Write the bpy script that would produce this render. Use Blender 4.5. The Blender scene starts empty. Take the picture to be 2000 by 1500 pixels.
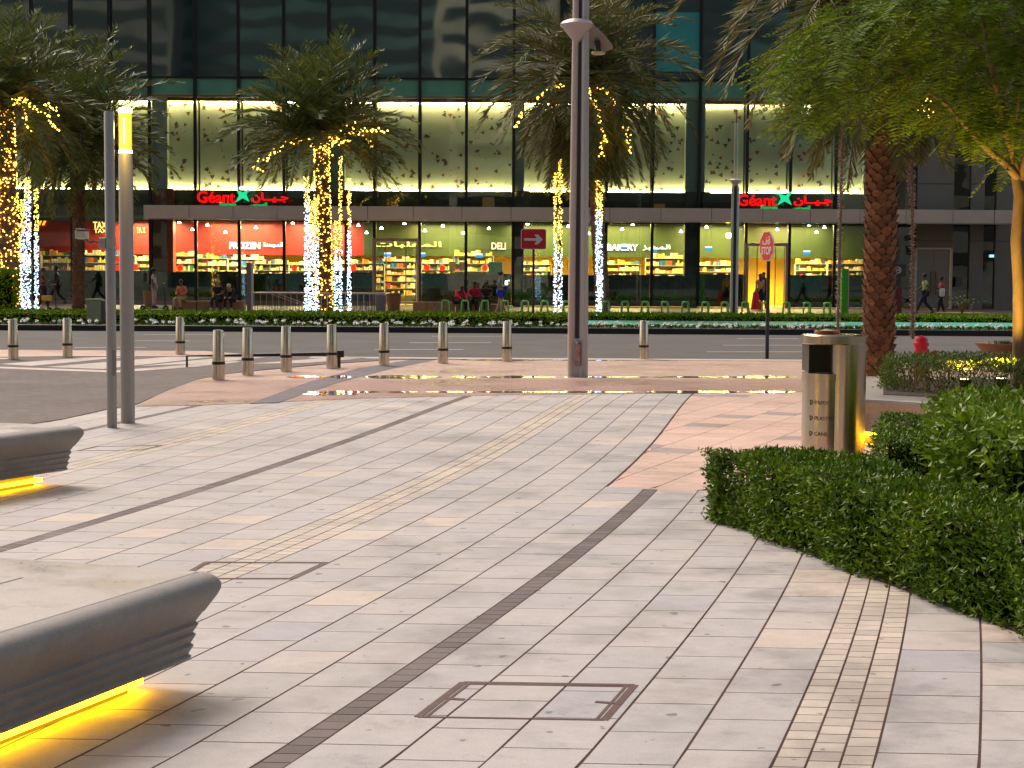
import bpy, math, random
import numpy as np
from mathutils import Vector, Matrix
random.seed(7); RNG = np.random.default_rng(7)
SC = bpy.context.scene
COL = SC.collection
# ------------------------------------------------------------ camera
F, H = 3200.0, 1.6
cam_d = bpy.data.cameras.new('camera'); cam = bpy.data.objects.new('camera', cam_d); COL.objects.link(cam)
cam_d.sensor_width = 36; cam_d.lens = 36 * F / 2000; cam_d.clip_start = .1; cam_d.clip_end = 3000
PITCH = math.atan(207 / F)
RM = Matrix.Rotation(math.pi / 2 - PITCH, 3, 'X') @ Matrix.Rotation(.006, 3, 'Z')
cam.matrix_world = Matrix.Translation((0, 0, H)) @ RM.to_4x4()
SC.camera = cam
def ray(px, py): return RM @ Vector(((px - 1000) / F, -(py - 750) / F, -1))
def G(px, py, z=0.0):
    d = ray(px, py); t = (z - H) / d.z
    return Vector((d.x * t, d.y * t, z))
def P(px, py, Y):
    d = ray(px, py); t = Y / d.y
    return Vector((d.x * t, Y, H + d.z * t))
# ------------------------------------------------------------ world, sun
W = bpy.data.worlds.new('World'); SC.world = W; W.use_nodes = True
nt = W.node_tree; sky = nt.nodes.new('ShaderNodeTexSky'); sky.sky_type = 'NISHITA'; sky.sun_disc = False
SUN_EL, SUN_AZ = math.radians(48), math.radians(-35)
sky.sun_elevation = SUN_EL; sky.sun_rotation = SUN_AZ; sky.air_density = 1.0; sky.dust_density = 3.0; sky.ozone_density = 1.0
bg = nt.nodes['Background']; bg.inputs[1].default_value = .06
wb = nt.nodes.new('ShaderNodeVectorMath'); wb.operation = 'MULTIPLY'; wb.inputs[1].default_value = (1.16, .98, .80)   # white balance of the dusk sky
nt.links.new(sky.outputs[0], wb.inputs[0]); nt.links.new(wb.outputs[0], bg.inputs[0])
sd = bpy.data.lights.new('sun', 'SUN'); sd.energy = .9; sd.angle = math.radians(28); sd.color = (1, .93, .87)
so = bpy.data.objects.new('sun', sd); COL.objects.link(so)
sv = Vector((math.sin(SUN_AZ) * math.cos(SUN_EL), math.cos(SUN_AZ) * math.cos(SUN_EL), math.sin(SUN_EL)))
so.rotation_euler = sv.to_track_quat('Z', 'Y').to_euler()
SC.view_settings.view_transform = 'Standard'; SC.view_settings.look = 'None'
SC.view_settings.gamma = 1; SC.view_settings.use_curve_mapping = False
SC.view_settings.exposure = 1.6
SC.render.engine = 'CYCLES'
SC.cycles.max_bounces = 8; SC.cycles.transparent_max_bounces = 16; SC.cycles.sample_clamp_indirect = 6; SC.cycles.caustics_reflective = False
try: SC.cycles.use_denoising = True
except Exception: pass
# ------------------------------------------------------------ materials
MATS = {}
def M(name, col, rough=.6, metal=0., col2=None, nscale=3., island=0., bump=None, emit=None, estr=0., spec=.5, aniso=None, stretch=None, trans=0., hue=0.):
    if name in MATS: return MATS[name]
    m = bpy.data.materials.new(name); m.use_nodes = True; n = m.node_tree.nodes; l = m.node_tree.links
    b = n['Principled BSDF']; MATS[name] = m
    b.inputs['Base Color'].default_value = (*col, 1); b.inputs['Roughness'].default_value = rough
    b.inputs['Metallic'].default_value = metal; b.inputs['Specular IOR Level'].default_value = spec
    tc = n.new('ShaderNodeTexCoord'); vec = tc.outputs['Object']
    if stretch:
        mp = n.new('ShaderNodeMapping'); mp.inputs['Scale'].default_value = stretch
        l.new(vec, mp.inputs[0]); vec = mp.outputs[0]
    out = None
    if col2 is not None:
        no = n.new('ShaderNodeTexNoise'); no.inputs['Scale'].default_value = nscale; no.inputs['Detail'].default_value = 6; no.inputs['Roughness'].default_value = .65
        l.new(vec, no.inputs['Vector'])
        r = n.new('ShaderNodeValToRGB'); r.color_ramp.elements[0].position = .35; r.color_ramp.elements[1].position = .65
        r.color_ramp.elements[0].color = (*col, 1); r.color_ramp.elements[1].color = (*col2, 1)
        l.new(no.outputs['Fac'], r.inputs[0]); out = r.outputs[0]
    if island or hue:
        g = n.new('ShaderNodeNewGeometry'); hs = n.new('ShaderNodeHueSaturation')
        mr = n.new('ShaderNodeMapRange'); mr.inputs['To Min'].default_value = 1 - island; mr.inputs['To Max'].default_value = 1 + island
        l.new(g.outputs['Random Per Island'], mr.inputs['Value']); l.new(mr.outputs[0], hs.inputs['Value'])
        if hue:
            m3 = n.new('ShaderNodeMath'); m3.operation = 'MULTIPLY'; m3.inputs[1].default_value = 17.37
            m4 = n.new('ShaderNodeMath'); m4.operation = 'FRACT'; m5 = n.new('ShaderNodeMapRange')
            m5.inputs['To Min'].default_value = .5 - hue; m5.inputs['To Max'].default_value = .5 + hue
            l.new(g.outputs['Random Per Island'], m3.inputs[0]); l.new(m3.outputs[0], m4.inputs[0]); l.new(m4.outputs[0], m5.inputs['Value']); l.new(m5.outputs[0], hs.inputs['Hue'])
        if out: l.new(out, hs.inputs['Color'])
        else: hs.inputs['Color'].default_value = (*col, 1)
        out = hs.outputs[0]
    if out: l.new(out, b.inputs['Base Color'])
    if bump:
        nb = n.new('ShaderNodeTexNoise'); nb.inputs['Scale'].default_value = bump[0]; nb.inputs['Detail'].default_value = 5
        l.new(vec, nb.inputs['Vector']); bp = n.new('ShaderNodeBump'); bp.inputs['Strength'].default_value = bump[1]; bp.inputs['Distance'].default_value = bump[2] if len(bump) > 2 else .02
        l.new(nb.outputs['Fac'], bp.inputs['Height']); l.new(bp.outputs[0], b.inputs['Normal'])
    if emit: b.inputs['Emission Color'].default_value = (*emit, 1); b.inputs['Emission Strength'].default_value = estr
    if trans:
        tr = n.new('ShaderNodeBsdfTranslucent'); mx = n.new('ShaderNodeMixShader'); mx.inputs[0].default_value = trans
        if out: l.new(out, tr.inputs[0])
        else: tr.inputs[0].default_value = (*col, 1)
        l.new(b.outputs[0], mx.inputs[1]); l.new(tr.outputs[0], mx.inputs[2]); l.new(mx.outputs[0], n['Material Output'].inputs[0])
    return m
def glass(name, tint, refl, wav=0., rough=.0):
    m = bpy.data.materials.new(name); m.use_nodes = True; n = m.node_tree.nodes; l = m.node_tree.links
    n.remove(n['Principled BSDF']); t = n.new('ShaderNodeBsdfTransparent'); t.inputs[0].default_value = (*tint, 1)
    g = n.new('ShaderNodeBsdfGlossy'); g.inputs['Roughness'].default_value = rough; g.inputs[0].default_value = (.9, 1, .97, 1)
    f = n.new('ShaderNodeFresnel'); f.inputs[0].default_value = 1.5; a = n.new('ShaderNodeMath'); a.operation = 'ADD'; a.inputs[1].default_value = refl; a.use_clamp = True
    mx = n.new('ShaderNodeMixShader'); l.new(f.outputs[0], a.inputs[0]); l.new(a.outputs[0], mx.inputs[0]); l.new(t.outputs[0], mx.inputs[1]); l.new(g.outputs[0], mx.inputs[2]); l.new(mx.outputs[0], n['Material Output'].inputs[0])
    if wav:
        tc = n.new('ShaderNodeTexCoord'); no = n.new('ShaderNodeTexNoise'); no.inputs['Scale'].default_value = .35; no.inputs['Detail'].default_value = 1
        bp = n.new('ShaderNodeBump'); bp.inputs['Strength'].default_value = 1; bp.inputs['Distance'].default_value = wav
        l.new(tc.outputs['Object'], no.inputs['Vector']); l.new(no.outputs['Fac'], bp.inputs['Height']); l.new(bp.outputs[0], g.inputs['Normal'])
    return m
def emis(name, col, s):
    if name in MATS: return MATS[name]
    return M(name, tuple(q * .25 for q in col), .6, emit=col, estr=s * .34, spec=.1)
# ------------------------------------------------------------ mesh builder
class MB:
    def __init__(s): s.v = []; s.f = []; s.m = []; s.cur = 0
    def add(s, vs, fs):
        o = len(s.v); s.v += [tuple(p) for p in vs]; s.f += [tuple(i + o for i in f) for f in fs]; s.m += [s.cur] * len(fs); return s
    def box(s, x0, x1, y0, y1, z0, z1):
        return s.add([(x0, y0, z0), (x1, y0, z0), (x1, y1, z0), (x0, y1, z0), (x0, y0, z1), (x1, y0, z1), (x1, y1, z1), (x0, y1, z1)],
                     [(0, 3, 2, 1), (4, 5, 6, 7), (0, 1, 5, 4), (1, 2, 6, 5), (2, 3, 7, 6), (3, 0, 4, 7)])
    def quad(s, a, b, c, d): return s.add([a, b, c, d], [(0, 1, 2, 3)])
    def poly(s, pts): return s.add(pts, [tuple(range(len(pts)))])
    def prism(s, pts, z0, z1):
        n = len(pts); v = [(p[0], p[1], z0) for p in pts] + [(p[0], p[1], z1) for p in pts]
        a = sum(pts[i][0] * pts[(i + 1) % n][1] - pts[(i + 1) % n][0] * pts[i][1] for i in range(n))
        f = [tuple(range(n))[::-1], tuple(range(n, 2 * n))] + [(i, (i + 1) % n, n + (i + 1) % n, n + i) for i in range(n)]
        if a < 0: f = [x[::-1] for x in f]
        return s.add(v, f)
    def lathe(s, c, prof, n=20, sx=1, sy=1):
        v = []; f = []; k = len(prof)
        for r, z in prof:
            for i in range(n):
                t = 2 * math.pi * i / n; v.append((c[0] + r * sx * math.cos(t), c[1] + r * sy * math.sin(t), c[2] + z))
        for j in range(k - 1):
            for i in range(n): f.append((j * n + i, j * n + (i + 1) % n, (j + 1) * n + (i + 1) % n, (j + 1) * n + i))
        f.append(tuple(range(n))[::-1]); f.append(tuple(range((k - 1) * n, k * n)))
        return s.add(v, f)
    def tube(s, pts, rs, n=8):
        pts = [Vector(p) for p in pts]
        if not hasattr(rs, '__len__'): rs = [rs] * len(pts)
        v = []; f = []; up = None
        for i, p in enumerate(pts):
            d = (pts[min(i + 1, len(pts) - 1)] - pts[max(i - 1, 0)]).normalized()
            if up is None: up = d.orthogonal().normalized()
            up = (up - d * up.dot(d)).normalized(); w = d.cross(up)
            for k in range(n):
                t = 2 * math.pi * k / n; q = p + (up * math.cos(t) + w * math.sin(t)) * rs[i]; v.append(tuple(q))
        for j in range(len(pts) - 1):
            for i in range(n): f.append((j * n + i, j * n + (i + 1) % n, (j + 1) * n + (i + 1) % n, (j + 1) * n + i))
        f.append(tuple(range(n))[::-1]); f.append(tuple(range((len(pts) - 1) * n, len(pts) * n)))
        return s.add(v, f)
    def ball(s, c, r, sub=1, sc=(1, 1, 1)):
        if sub == 0:
            v = [(1, 0, 0), (-1, 0, 0), (0, 1, 0), (0, -1, 0), (0, 0, 1), (0, 0, -1)]
            f = [(0, 2, 4), (2, 1, 4), (1, 3, 4), (3, 0, 4), (2, 0, 5), (1, 2, 5), (3, 1, 5), (0, 3, 5)]
            return s.add([(c[0] + r * p[0] * sc[0], c[1] + r * p[1] * sc[1], c[2] + r * p[2] * sc[2]) for p in v], f)
        n = 8 + 4 * sub; k = 5 + 2 * sub; prof = []
        for j in range(k + 1):
            t = -math.pi / 2 + math.pi * j / k; prof.append((max(r * math.cos(t), .001 * r) , r * math.sin(t) * sc[2]))
        return s.lathe(c, prof, n, sc[0], sc[1])
    def build(s, name, mats, parent=None, smooth=None, bevel=0, bseg=2, loc=None):
        me = bpy.data.meshes.new(name); me.from_pydata(s.v, [], s.f)
        if not isinstance(mats, (list, tuple)): mats = [mats]
        for m in mats: me.materials.append(m)
        if any(s.m): me.polygons.foreach_set('material_index', s.m)
        if smooth is not None:
            me.polygons.foreach_set('use_smooth', [True] * len(me.polygons))
            try: me.set_sharp_from_angle(angle=math.radians(smooth))
            except Exception: pass
        else: me.polygons.foreach_set('use_smooth', [False] * len(me.polygons))
        me.update(); o = bpy.data.objects.new(name, me); COL.objects.link(o)
        if parent: o.parent = parent
        if loc: o.location = loc
        if bevel:
            b = o.modifiers.new('edge_round', 'BEVEL'); b.width = bevel; b.segments = bseg; b.limit_method = 'ANGLE'; b.harden_normals = False
        return o
def npmesh(name, V, Fc, mat, parent=None):
    me = bpy.data.meshes.new(name); V = np.asarray(V, dtype=np.float32).reshape(-1, 3); Fc = np.asarray(Fc, dtype=np.int32)
    k = Fc.shape[1]; me.vertices.add(len(V)); me.vertices.foreach_set('co', V.ravel())
    me.loops.add(Fc.size); me.loops.foreach_set('vertex_index', Fc.ravel())
    me.polygons.add(len(Fc)); me.polygons.foreach_set('loop_start', np.arange(0, Fc.size, k, dtype=np.int32))
    try: me.polygons.foreach_set('loop_total', np.full(len(Fc), k, dtype=np.int32))
    except Exception: pass
    me.update(calc_edges=True); me.validate(); me.materials.append(mat); me.polygons.foreach_set('use_smooth', [False] * len(me.polygons))
    o = bpy.data.objects.new(name, me); COL.objects.link(o)
    if parent: o.parent = parent
    return o
def leafmesh(name, c, d, nrm, L, Wd, mat, parent=None, fold=.0):
    """diamond leaves: centre c, direction d, normal nrm (N,3)"""
    d = d / np.linalg.norm(d, axis=1, keepdims=True); s = np.cross(d, nrm); s /= np.linalg.norm(s, axis=1, keepdims=True) + 1e-9
    n = np.cross(s, d); L = np.broadcast_to(np.asarray(L).reshape(-1, 1), (len(c), 1)); Wd = np.broadcast_to(np.asarray(Wd).reshape(-1, 1), (len(c), 1))
    V = np.stack([c, c + d * L * .45 + s * Wd * .5 + n * Wd * fold, c + d * L, c + d * L * .45 - s * Wd * .5 + n * Wd * fold], axis=1)
    Fc = np.arange(len(c) * 4).reshape(-1, 4)
    return npmesh(name, V, Fc, mat, parent)
def tag(o, label=None, cat=None, group=None, kind=None):
    if label: o['label'] = label
    if cat: o['category'] = cat
    if group: o['group'] = group
    if kind: o['kind'] = kind
    return o
def thing(name, label, cat, loc=(0, 0, 0), rz=0, group=None):
    o = bpy.data.objects.new(name, None); COL.objects.link(o); o.location = loc; o.rotation_euler = (0, 0, rz); o.empty_display_size = .2
    return tag(o, label, cat, group)
def struct(o): o['kind'] = 'structure'; return o
def dup(root, loc, rz=None, label=None):
    r = root.copy(); COL.objects.link(r); r.location = loc
    if rz is not None: r.rotation_euler = (0, 0, rz)
    if label: r['label'] = label
    for ch in list(root.children):
        c = ch.copy(); COL.objects.link(c); c.parent = r
        for g in list(ch.children):
            d = g.copy(); COL.objects.link(d); d.parent = c
    return r
ORD = ['first', 'second', 'third', 'fourth', 'fifth', 'sixth', 'seventh', 'eighth', 'ninth', 'tenth', 'eleventh', 'twelfth', 'thirteenth', 'fourteenth', 'fifteenth', 'sixteenth', 'seventeenth', 'eighteenth', 'nineteenth', 'twentieth']
def text_mb(txt, size=1., extrude=.02, bold=0.):
    """text as MB-ready data lying in XZ plane facing -Y, origin at left baseline; returns (verts, faces, width, height)"""
    cu = bpy.data.curves.new('t', 'FONT'); cu.body = txt; cu.size = size; cu.extrude = extrude; cu.offset = bold; cu.resolution_u = 3
    o = bpy.data.objects.new('t', cu); COL.objects.link(o)
    dg = bpy.context.evaluated_depsgraph_get(); me = bpy.data.meshes.new_from_object(o.evaluated_get(dg))
    vs = [(v.co.x, -v.co.z, v.co.y) for v in me.vertices]; fs = [tuple(p.vertices) for p in me.polygons]
    bpy.data.objects.remove(o); bpy.data.curves.remove(cu); bpy.data.meshes.remove(me)
    if not vs: return [], [], 0, 0
    x0 = min(v[0] for v in vs); x1 = max(v[0] for v in vs); z0 = min(v[2] for v in vs); z1 = max(v[2] for v in vs)
    vs = [(v[0] - x0, v[1], v[2] - z0) for v in vs]
    return vs, fs, x1 - x0, z1 - z0
def text_fit(mb, txt, x0, x1, y, z0, z1, ext=.02, bold=0., slant=0.):
    vs, fs, w, h = text_mb(txt, 1., ext, bold)
    if not vs: return
    mb.add([(x0 + v[0] / w * (x1 - x0) + slant * v[2] / h * (z1 - z0), y + v[1], z0 + v[2] / h * (z1 - z0)) for v in vs], fs)
# ------------------------------------------------------------ ground
GP = [(5.34, -.42), (5.97, -.21), (6.8, .02), (7.25, .15), (7.6, .235), (7.91, .32), (9.07, .63), (9.47, .72), (10.93, 1.09), (12.43, 1.43), (13.4, 1.63), (15.5, 2.0), (17.35, 2.32), (20.1, 2.77), (22.9, 3.25)]
_pf = np.polyfit([p[0] for p in GP], [p[1] for p in GP], 4)
def g(Y):
    Y = np.asarray(Y, float); Yc = np.clip(Y, 5.3, 23); return np.polyval(_pf, Yc) + np.where(Y < 5.3, (Y - 5.3) * .34, 0) + np.where(Y > 23, (Y - 23) * .16, 0)
def tile_mat(name, cols, stain, sc=1.2, rough=.68, spec=.4, spot=.5):
    m = bpy.data.materials.new(name); m.use_nodes = True; n = m.node_tree.nodes; l = m.node_tree.links; b = n['Principled BSDF']
    b.inputs['Specular IOR Level'].default_value = spec
    ge = n.new('ShaderNodeNewGeometry'); r = n.new('ShaderNodeValToRGB'); r.color_ramp.interpolation = 'CONSTANT'
    for i, (p, c) in enumerate(cols):
        e = r.color_ramp.elements[i] if i < 2 else r.color_ramp.elements.new(p)
        e.position = p; e.color = (*c, 1)
    l.new(ge.outputs['Random Per Island'], r.inputs[0])
    tc = n.new('ShaderNodeTexCoord')
    def noise(s, d=5, ro=.6):
        x = n.new('ShaderNodeTexNoise'); x.inputs['Scale'].default_value = s; x.inputs['Detail'].default_value = d; x.inputs['Roughness'].default_value = ro
        l.new(tc.outputs['Object'], x.inputs['Vector']); return x.outputs['Fac']
    def mr(src, a, bb, c, d):
        x = n.new('ShaderNodeMapRange'); x.inputs[1].default_value = a; x.inputs[2].default_value = bb; x.inputs[3].default_value = c; x.inputs[4].default_value = d
        l.new(src, x.inputs[0]); return x.outputs[0]
    def mul(a, c):
        x = n.new('ShaderNodeMath'); x.operation = 'MULTIPLY'; l.new(a, x.inputs[0]); l.new(c, x.inputs[1]); return x.outputs[0]
    k1 = mr(noise(sc, 6, .7), .36, .52, stain, 1.02); k2 = mr(noise(sc * 6, 8, .75), .3, .7, .9, 1.08); k3 = mr(noise(160, 3), .25, .75, .82, 1.16)
    k4 = mr(noise(.35, 3), .35, .65, .93, 1.05)
    sp = mr(noise(11, 2, .4), .71, .735, 1, spot)
    k5 = mr(noise(2.3, 8, .8), .57, .68, 1, .74)
    x = mul(mul(mul(mul(k1, k2), mul(k3, k4)), sp), k5)
    vm = n.new('ShaderNodeVectorMath'); vm.operation = 'SCALE'; l.new(r.outputs[0], vm.inputs[0]); l.new(x, vm.inputs['Scale']); l.new(vm.outputs[0], b.inputs['Base Color'])
    l.new(mr(k1, .8, 1, rough - .2, rough + .08), b.inputs['Roughness'])
    bp = n.new('ShaderNodeBump'); bp.inputs['Strength'].default_value = .35; bp.inputs['Distance'].default_value = .003; l.new(k3, bp.inputs['Height']); l.new(bp.outputs[0], b.inputs['Normal'])
    return m
m_tile = tile_mat('plaza_stone', [(0, (.43, .402, .385)), (.3, (.41, .39, .378)), (.55, (.45, .415, .39)), (.78, (.41, .385, .38)), (.88, (.53, .455, .39)), (.92, (.385, .37, .375)), (.96, (.48, .43, .395))], .70)
m_sett = tile_mat('sett_stone', [(0, (.53, .46, .385)), (.3, (.50, .43, .36)), (.6, (.56, .49, .41)), (.85, (.45, .39, .33))], .78)
m_dark = tile_mat('dark_brick', [(0, (.12, .095, .092)), (.3, (.145, .115, .11)), (.7, (.10, .08, .078))], .8)
m_pink = tile_mat('pink_paving', [(0, (.60, .42, .34)), (.35, (.57, .40, .325)), (.6, (.63, .44, .355)), (.93, (.36, .29, .27))], .82)
class Tiles:
    def __init__(s): s.V = []; s.F = []
    def tile(s, c, h=.0022, dz=0):
        o = len(s.V)
        for p in c: s.V.append((p[0], p[1], dz))
        for p in c: s.V.append((p[0], p[1], -h))
        s.F += [(o, o + 1, o + 2, o + 3)] + [(o + i, o + 4 + i, o + 4 + (i + 1) % 4, o + (i + 1) % 4) for i in range(4)]
def keep(x0c, x, y):
    if x0c > -.72 and y > 12.45: return False
    return -8.5 < x < 7.5
def strip(T, a, b, rows, off, y0, y1, gx, gy, jit=0):
    y = y0 - off
    while y < y1:
        ys = y + gy; ye = y + rows - gy
        yc = (ys + ye) / 2
        if keep((a + b) / 2, (a + b) / 2 + float(g(yc)), yc):
            q = []
            for (x0, yy) in ((a + gx, ys), (b - gx, ys), (b - gx, ye), (a + gx, ye)):
                X = x0 + float(g(yy)); q.append((X, yy - .045 * (x0)))
            T.tile(q, dz=random.uniform(-.0005, .0002))
        y += rows
T1, T2, T3 = Tiles(), Tiles(), Tiles()
edges = []
cols = []   # (a, b, kind)
def fill(a, b, n):
    w = (b - a) / n
    for i in range(n): cols.append((a + i * w, a + (i + 1) * w, 't'))
darks = [-9.9, -6.63, -3.68, -.35]; setts = [-8.3, -5.3, -2.12, 1.43]
for d_ in darks: cols.append((d_ - .052, d_ + .052, 'd'))
for s_ in setts: cols.append((s_ - .165, s_ + .165, 's'))
fill(-9.848, -8.465, 4); fill(-8.135, -6.682, 4); fill(-6.578, -5.465, 3); fill(-5.135, -3.732, 4); fill(-3.628, -2.285, 4); fill(-1.955, -.402, 5); fill(-.298, 1.265, 5); fill(1.595, 1.94, 1); fill(1.94, 7.5, 16); fill(-13.2, -9.972, 9)
for i, (a, b, k) in enumerate(sorted(cols)):
    if k == 't': strip(T1, a, b, .389, .195 * (i % 2) + random.uniform(-.02, .02), 3.2, 24, .0052, .0036)
    elif k == 'd': strip(T3, a, b, .1, 0, 3.2, 24, .003, .0028)
    else:
        w = (b - a) / 3
        for j in range(3): strip(T2, a + j * w, a + (j + 1) * w, .108, .036 * j, 3.2, 24, .0045, .0034)
for T, nm, m in ((T1, 'plaza_paving', m_tile), (T2, 'plaza_paving_setts', m_sett), (T3, 'plaza_paving_dark_band', m_dark)):
    struct(npmesh(nm, T.V, T.F, m))
m_grout = M('grout', (.065, .036, .030), .95, col2=(.11, .065, .055), nscale=2, spec=.05)
struct(MB().poly([(-16, 2, -.0012), (10, 2, -.0012), (10, 25, -.0012), (-16, 25, -.0012)]).build('plaza_joint_bed', m_grout))
# pink diagonal paving
Tp = Tiles(); ca, sa = math.cos(math.radians(-21.7)), math.sin(math.radians(-21.7))
for i in range(-40, 60):
    for j in range(-10, 90):
        u0, v0 = i * .42, j * .42 + (.21 if i % 2 else 0); gp = .0035
        q = []
        for (u, v) in ((u0 + gp, v0 + gp), (u0 + .42 - gp, v0 + gp), (u0 + .42 - gp, v0 + .42 - gp), (u0 + gp, v0 + .42 - gp)):
            q.append((u * ca - v * sa, 12 + u * sa + v * ca))
        xs = [p[0] for p in q]; ys = [p[1] for p in q]
        ok = min(ys) > 12.40 - .045 * sum(xs) / 4 and max(ys) < 24.0 and max(xs) < 9
        cx = [p[0] - float(g(p[1])) for p in q]
        if ok and min(cx) > -.70: Tp.tile(q)
        elif ok and max(cx) > -.70:   # cut the tile along the curve
            q2 = [(max(p[0], float(g(p[1])) - .70), p[1]) for p in q]; Tp.tile(q2)
        elif max(ys) > 12.40 - .045 * sum(xs) / 4 and min(ys) < 12.6 and max(cx) > -.7 and max(xs) < 9:
            q2 = [(max(p[0], float(g(p[1])) - .70), max(p[1], 12.43 - .045 * p[0])) for p in q]; Tp.tile(q2)
struct(npmesh('pink_paving', Tp.V, Tp.F, m_pink))
# base ground and roads
m_ground = M('far_ground', (.12, .11, .10), .9, col2=(.16, .15, .14), nscale=.3)
struct(MB().box(-400, 400, -300, 700, -.6, -.03).build('ground', m_ground))
m_asph = M('asphalt', (.10, .097, .092), .85, col2=(.13, .124, .117), nscale=.6, spec=.15, bump=(60, .4, .006))
struct(MB().box(-120, 120, 32.4, 47.45, -.03, 0).build('road', m_asph))
m_white = M('road_paint', (.62, .6, .58), .6, col2=(.45, .43, .42), nscale=2)
mk = MB()
def mark(px0, px1, py, w):
    a = G(px0, py); b = G(px1, py)
    mk.add([(a.x, a.y - w / 2, .004), (b.x, b.y - w / 2, .004), (b.x, b.y + w / 2, .004), (a.x, a.y + w / 2, .004)], [(0, 1, 2, 3)])
for (a, b, y) in ((262, 372, 666), (280, 440, 653.5), (145, 285, 679), (843, 980, 657), (800, 960, 669.5), (732, 905, 683), (1440, 1560, 661.5), (1412, 1575, 674.5), (1380, 1580, 687.5), (-350, -150, 650), (-450, -220, 663)):
    mark(a, b, y, .14)
struct(mk.build('road_markings', m_white))
def sheet(name, pts, mat, z=.004, raw=False, th=.03):
    q = [(p[0], p[1]) if raw else tuple(G(*p))[:2] for p in pts]
    return struct(MB().prism(q, z - th, z).build(name, mat))
m_brick = tile_mat('pavement_brick', [(0, (.40, .23, .18)), (.9, (.37, .21, .165))], .85, sc=.7, rough=.4)
m_beige = tile_mat('pavement_beige', [(0, (.50, .34, .26)), (.9, (.52, .36, .28))], .85, sc=.7, rough=.45)
def brick_lines(m, bw, rh, rot=0., dark=.62):
    n = m.node_tree.nodes; l = m.node_tree.links; b = n['Principled BSDF']; src = b.inputs['Base Color'].links[0].from_socket
    tc = n.new('ShaderNodeTexCoord'); mp = n.new('ShaderNodeMapping'); mp.inputs['Rotation'].default_value = (0, 0, rot)
    br = n.new('ShaderNodeTexBrick'); br.inputs['Color1'].default_value = (1, 1, 1, 1); br.inputs['Color2'].default_value = (.82, .82, .84, 1); br.inputs['Mortar'].default_value = (dark, dark, dark, 1)
    br.inputs['Scale'].default_value = 1; br.inputs['Brick Width'].default_value = bw; br.inputs['Row Height'].default_value = rh; br.inputs['Mortar Size'].default_value = .006
    l.new(tc.outputs['Object'], mp.inputs[0]); l.new(mp.outputs[0], br.inputs[0])
    vm = n.new('ShaderNodeVectorMath'); vm.operation = 'MULTIPLY'; l.new(src, vm.inputs[0]); l.new(br.outputs[0], vm.inputs[1]); l.new(vm.outputs[0], b.inputs['Base Color'])
brick_lines(m_brick, .2, .1); brick_lines(m_beige, .4, .4)
FAR = [(390, 792), (700, 778.5), (1000, 771.5), (1300, 768.5), (1560, 766), (2100, 764)]
sheet('brick_pavement', [(265, 794)] + FAR + [(2100, 741), (1000, 741.5), (640, 742), (385, 742), (330, 760)], m_brick)
sheet('pavement', [(385, 742), (640, 742), (1000, 741.5), (2100, 741), (2200, 704), (1000, 703), (780, 703), (640, 712), (480, 727), (430, 733)], m_beige)
m_kerbl = M('pale_kerb', (.5, .42, .36), .7, col2=(.4, .34, .3), nscale=2)
b0 = G(1000, 702.5).y; b1 = 32.4
struct(MB().box(-4, 60, b0 - .05, b1 + .25, -.03, .012).build('kerb_strip', m_kerbl, bevel=.005))
m_cob = tile_mat('cobble', [(0, (.20, .175, .16)), (.9, (.185, .16, .15))], .7, sc=.5, rough=.85, spec=.12); brick_lines(m_cob, .22, .11, .5, .7)
m_cob2 = tile_mat('cobble_grey', [(0, (.22, .20, .21)), (.9, (.21, .19, .20))], .8, sc=.5, rough=.8, spec=.15); brick_lines(m_cob2, .22, .11, .2, .7)
m_pale = tile_mat('pale_crossing', [(0, (.50, .42, .37)), (.9, (.47, .40, .36))], .85, sc=.5, rough=.5); brick_lines(m_pale, .3, .3, .2, .8)
sheet('side_street', [(-900, 838), (0, 836), (60, 829), (120, 820), (210, 800), (268, 790), (330, 762), (387, 741), (470, 727), (640, 711), (790, 702), (790, 697), (-900, 690)], m_cob, .008)
sheet('street_kerb_line', [(-900, 722), (0, 717.5), (225, 725), (460, 706), (470, 708), (380, 718), (225, 729), (0, 721), (-900, 727)], m_pale, .012)
for k, pp in enumerate([[(0, 712), (160, 700), (262, 697), (60, 716)], [(90, 718), (330, 698), (420, 698), (200, 722)], [(270, 716), (440, 699), (520, 699), (400, 711)], [(-300, 712), (-100, 700), (40, 700), (-160, 714)], [(480, 712), (640, 700), (720, 700), (600, 710)]]):
    sheet('crossing_stripe', pp, m_pale if k != 3 else m_pale, .012)
sheet('corner_pavement', [(-900, 700), (0, 699), (120, 697), (345, 697.5), (480, 697), (480, 693), (400, 687), (0, 684.5), (-900, 680)], m_beige, .016)
sheet('grey_diagonal_band', [(488, 789), (545, 787), (660, 748), (760, 722), (850, 703.5), (800, 703.5), (700, 720), (600, 748)], m_cob2, .008)
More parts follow.
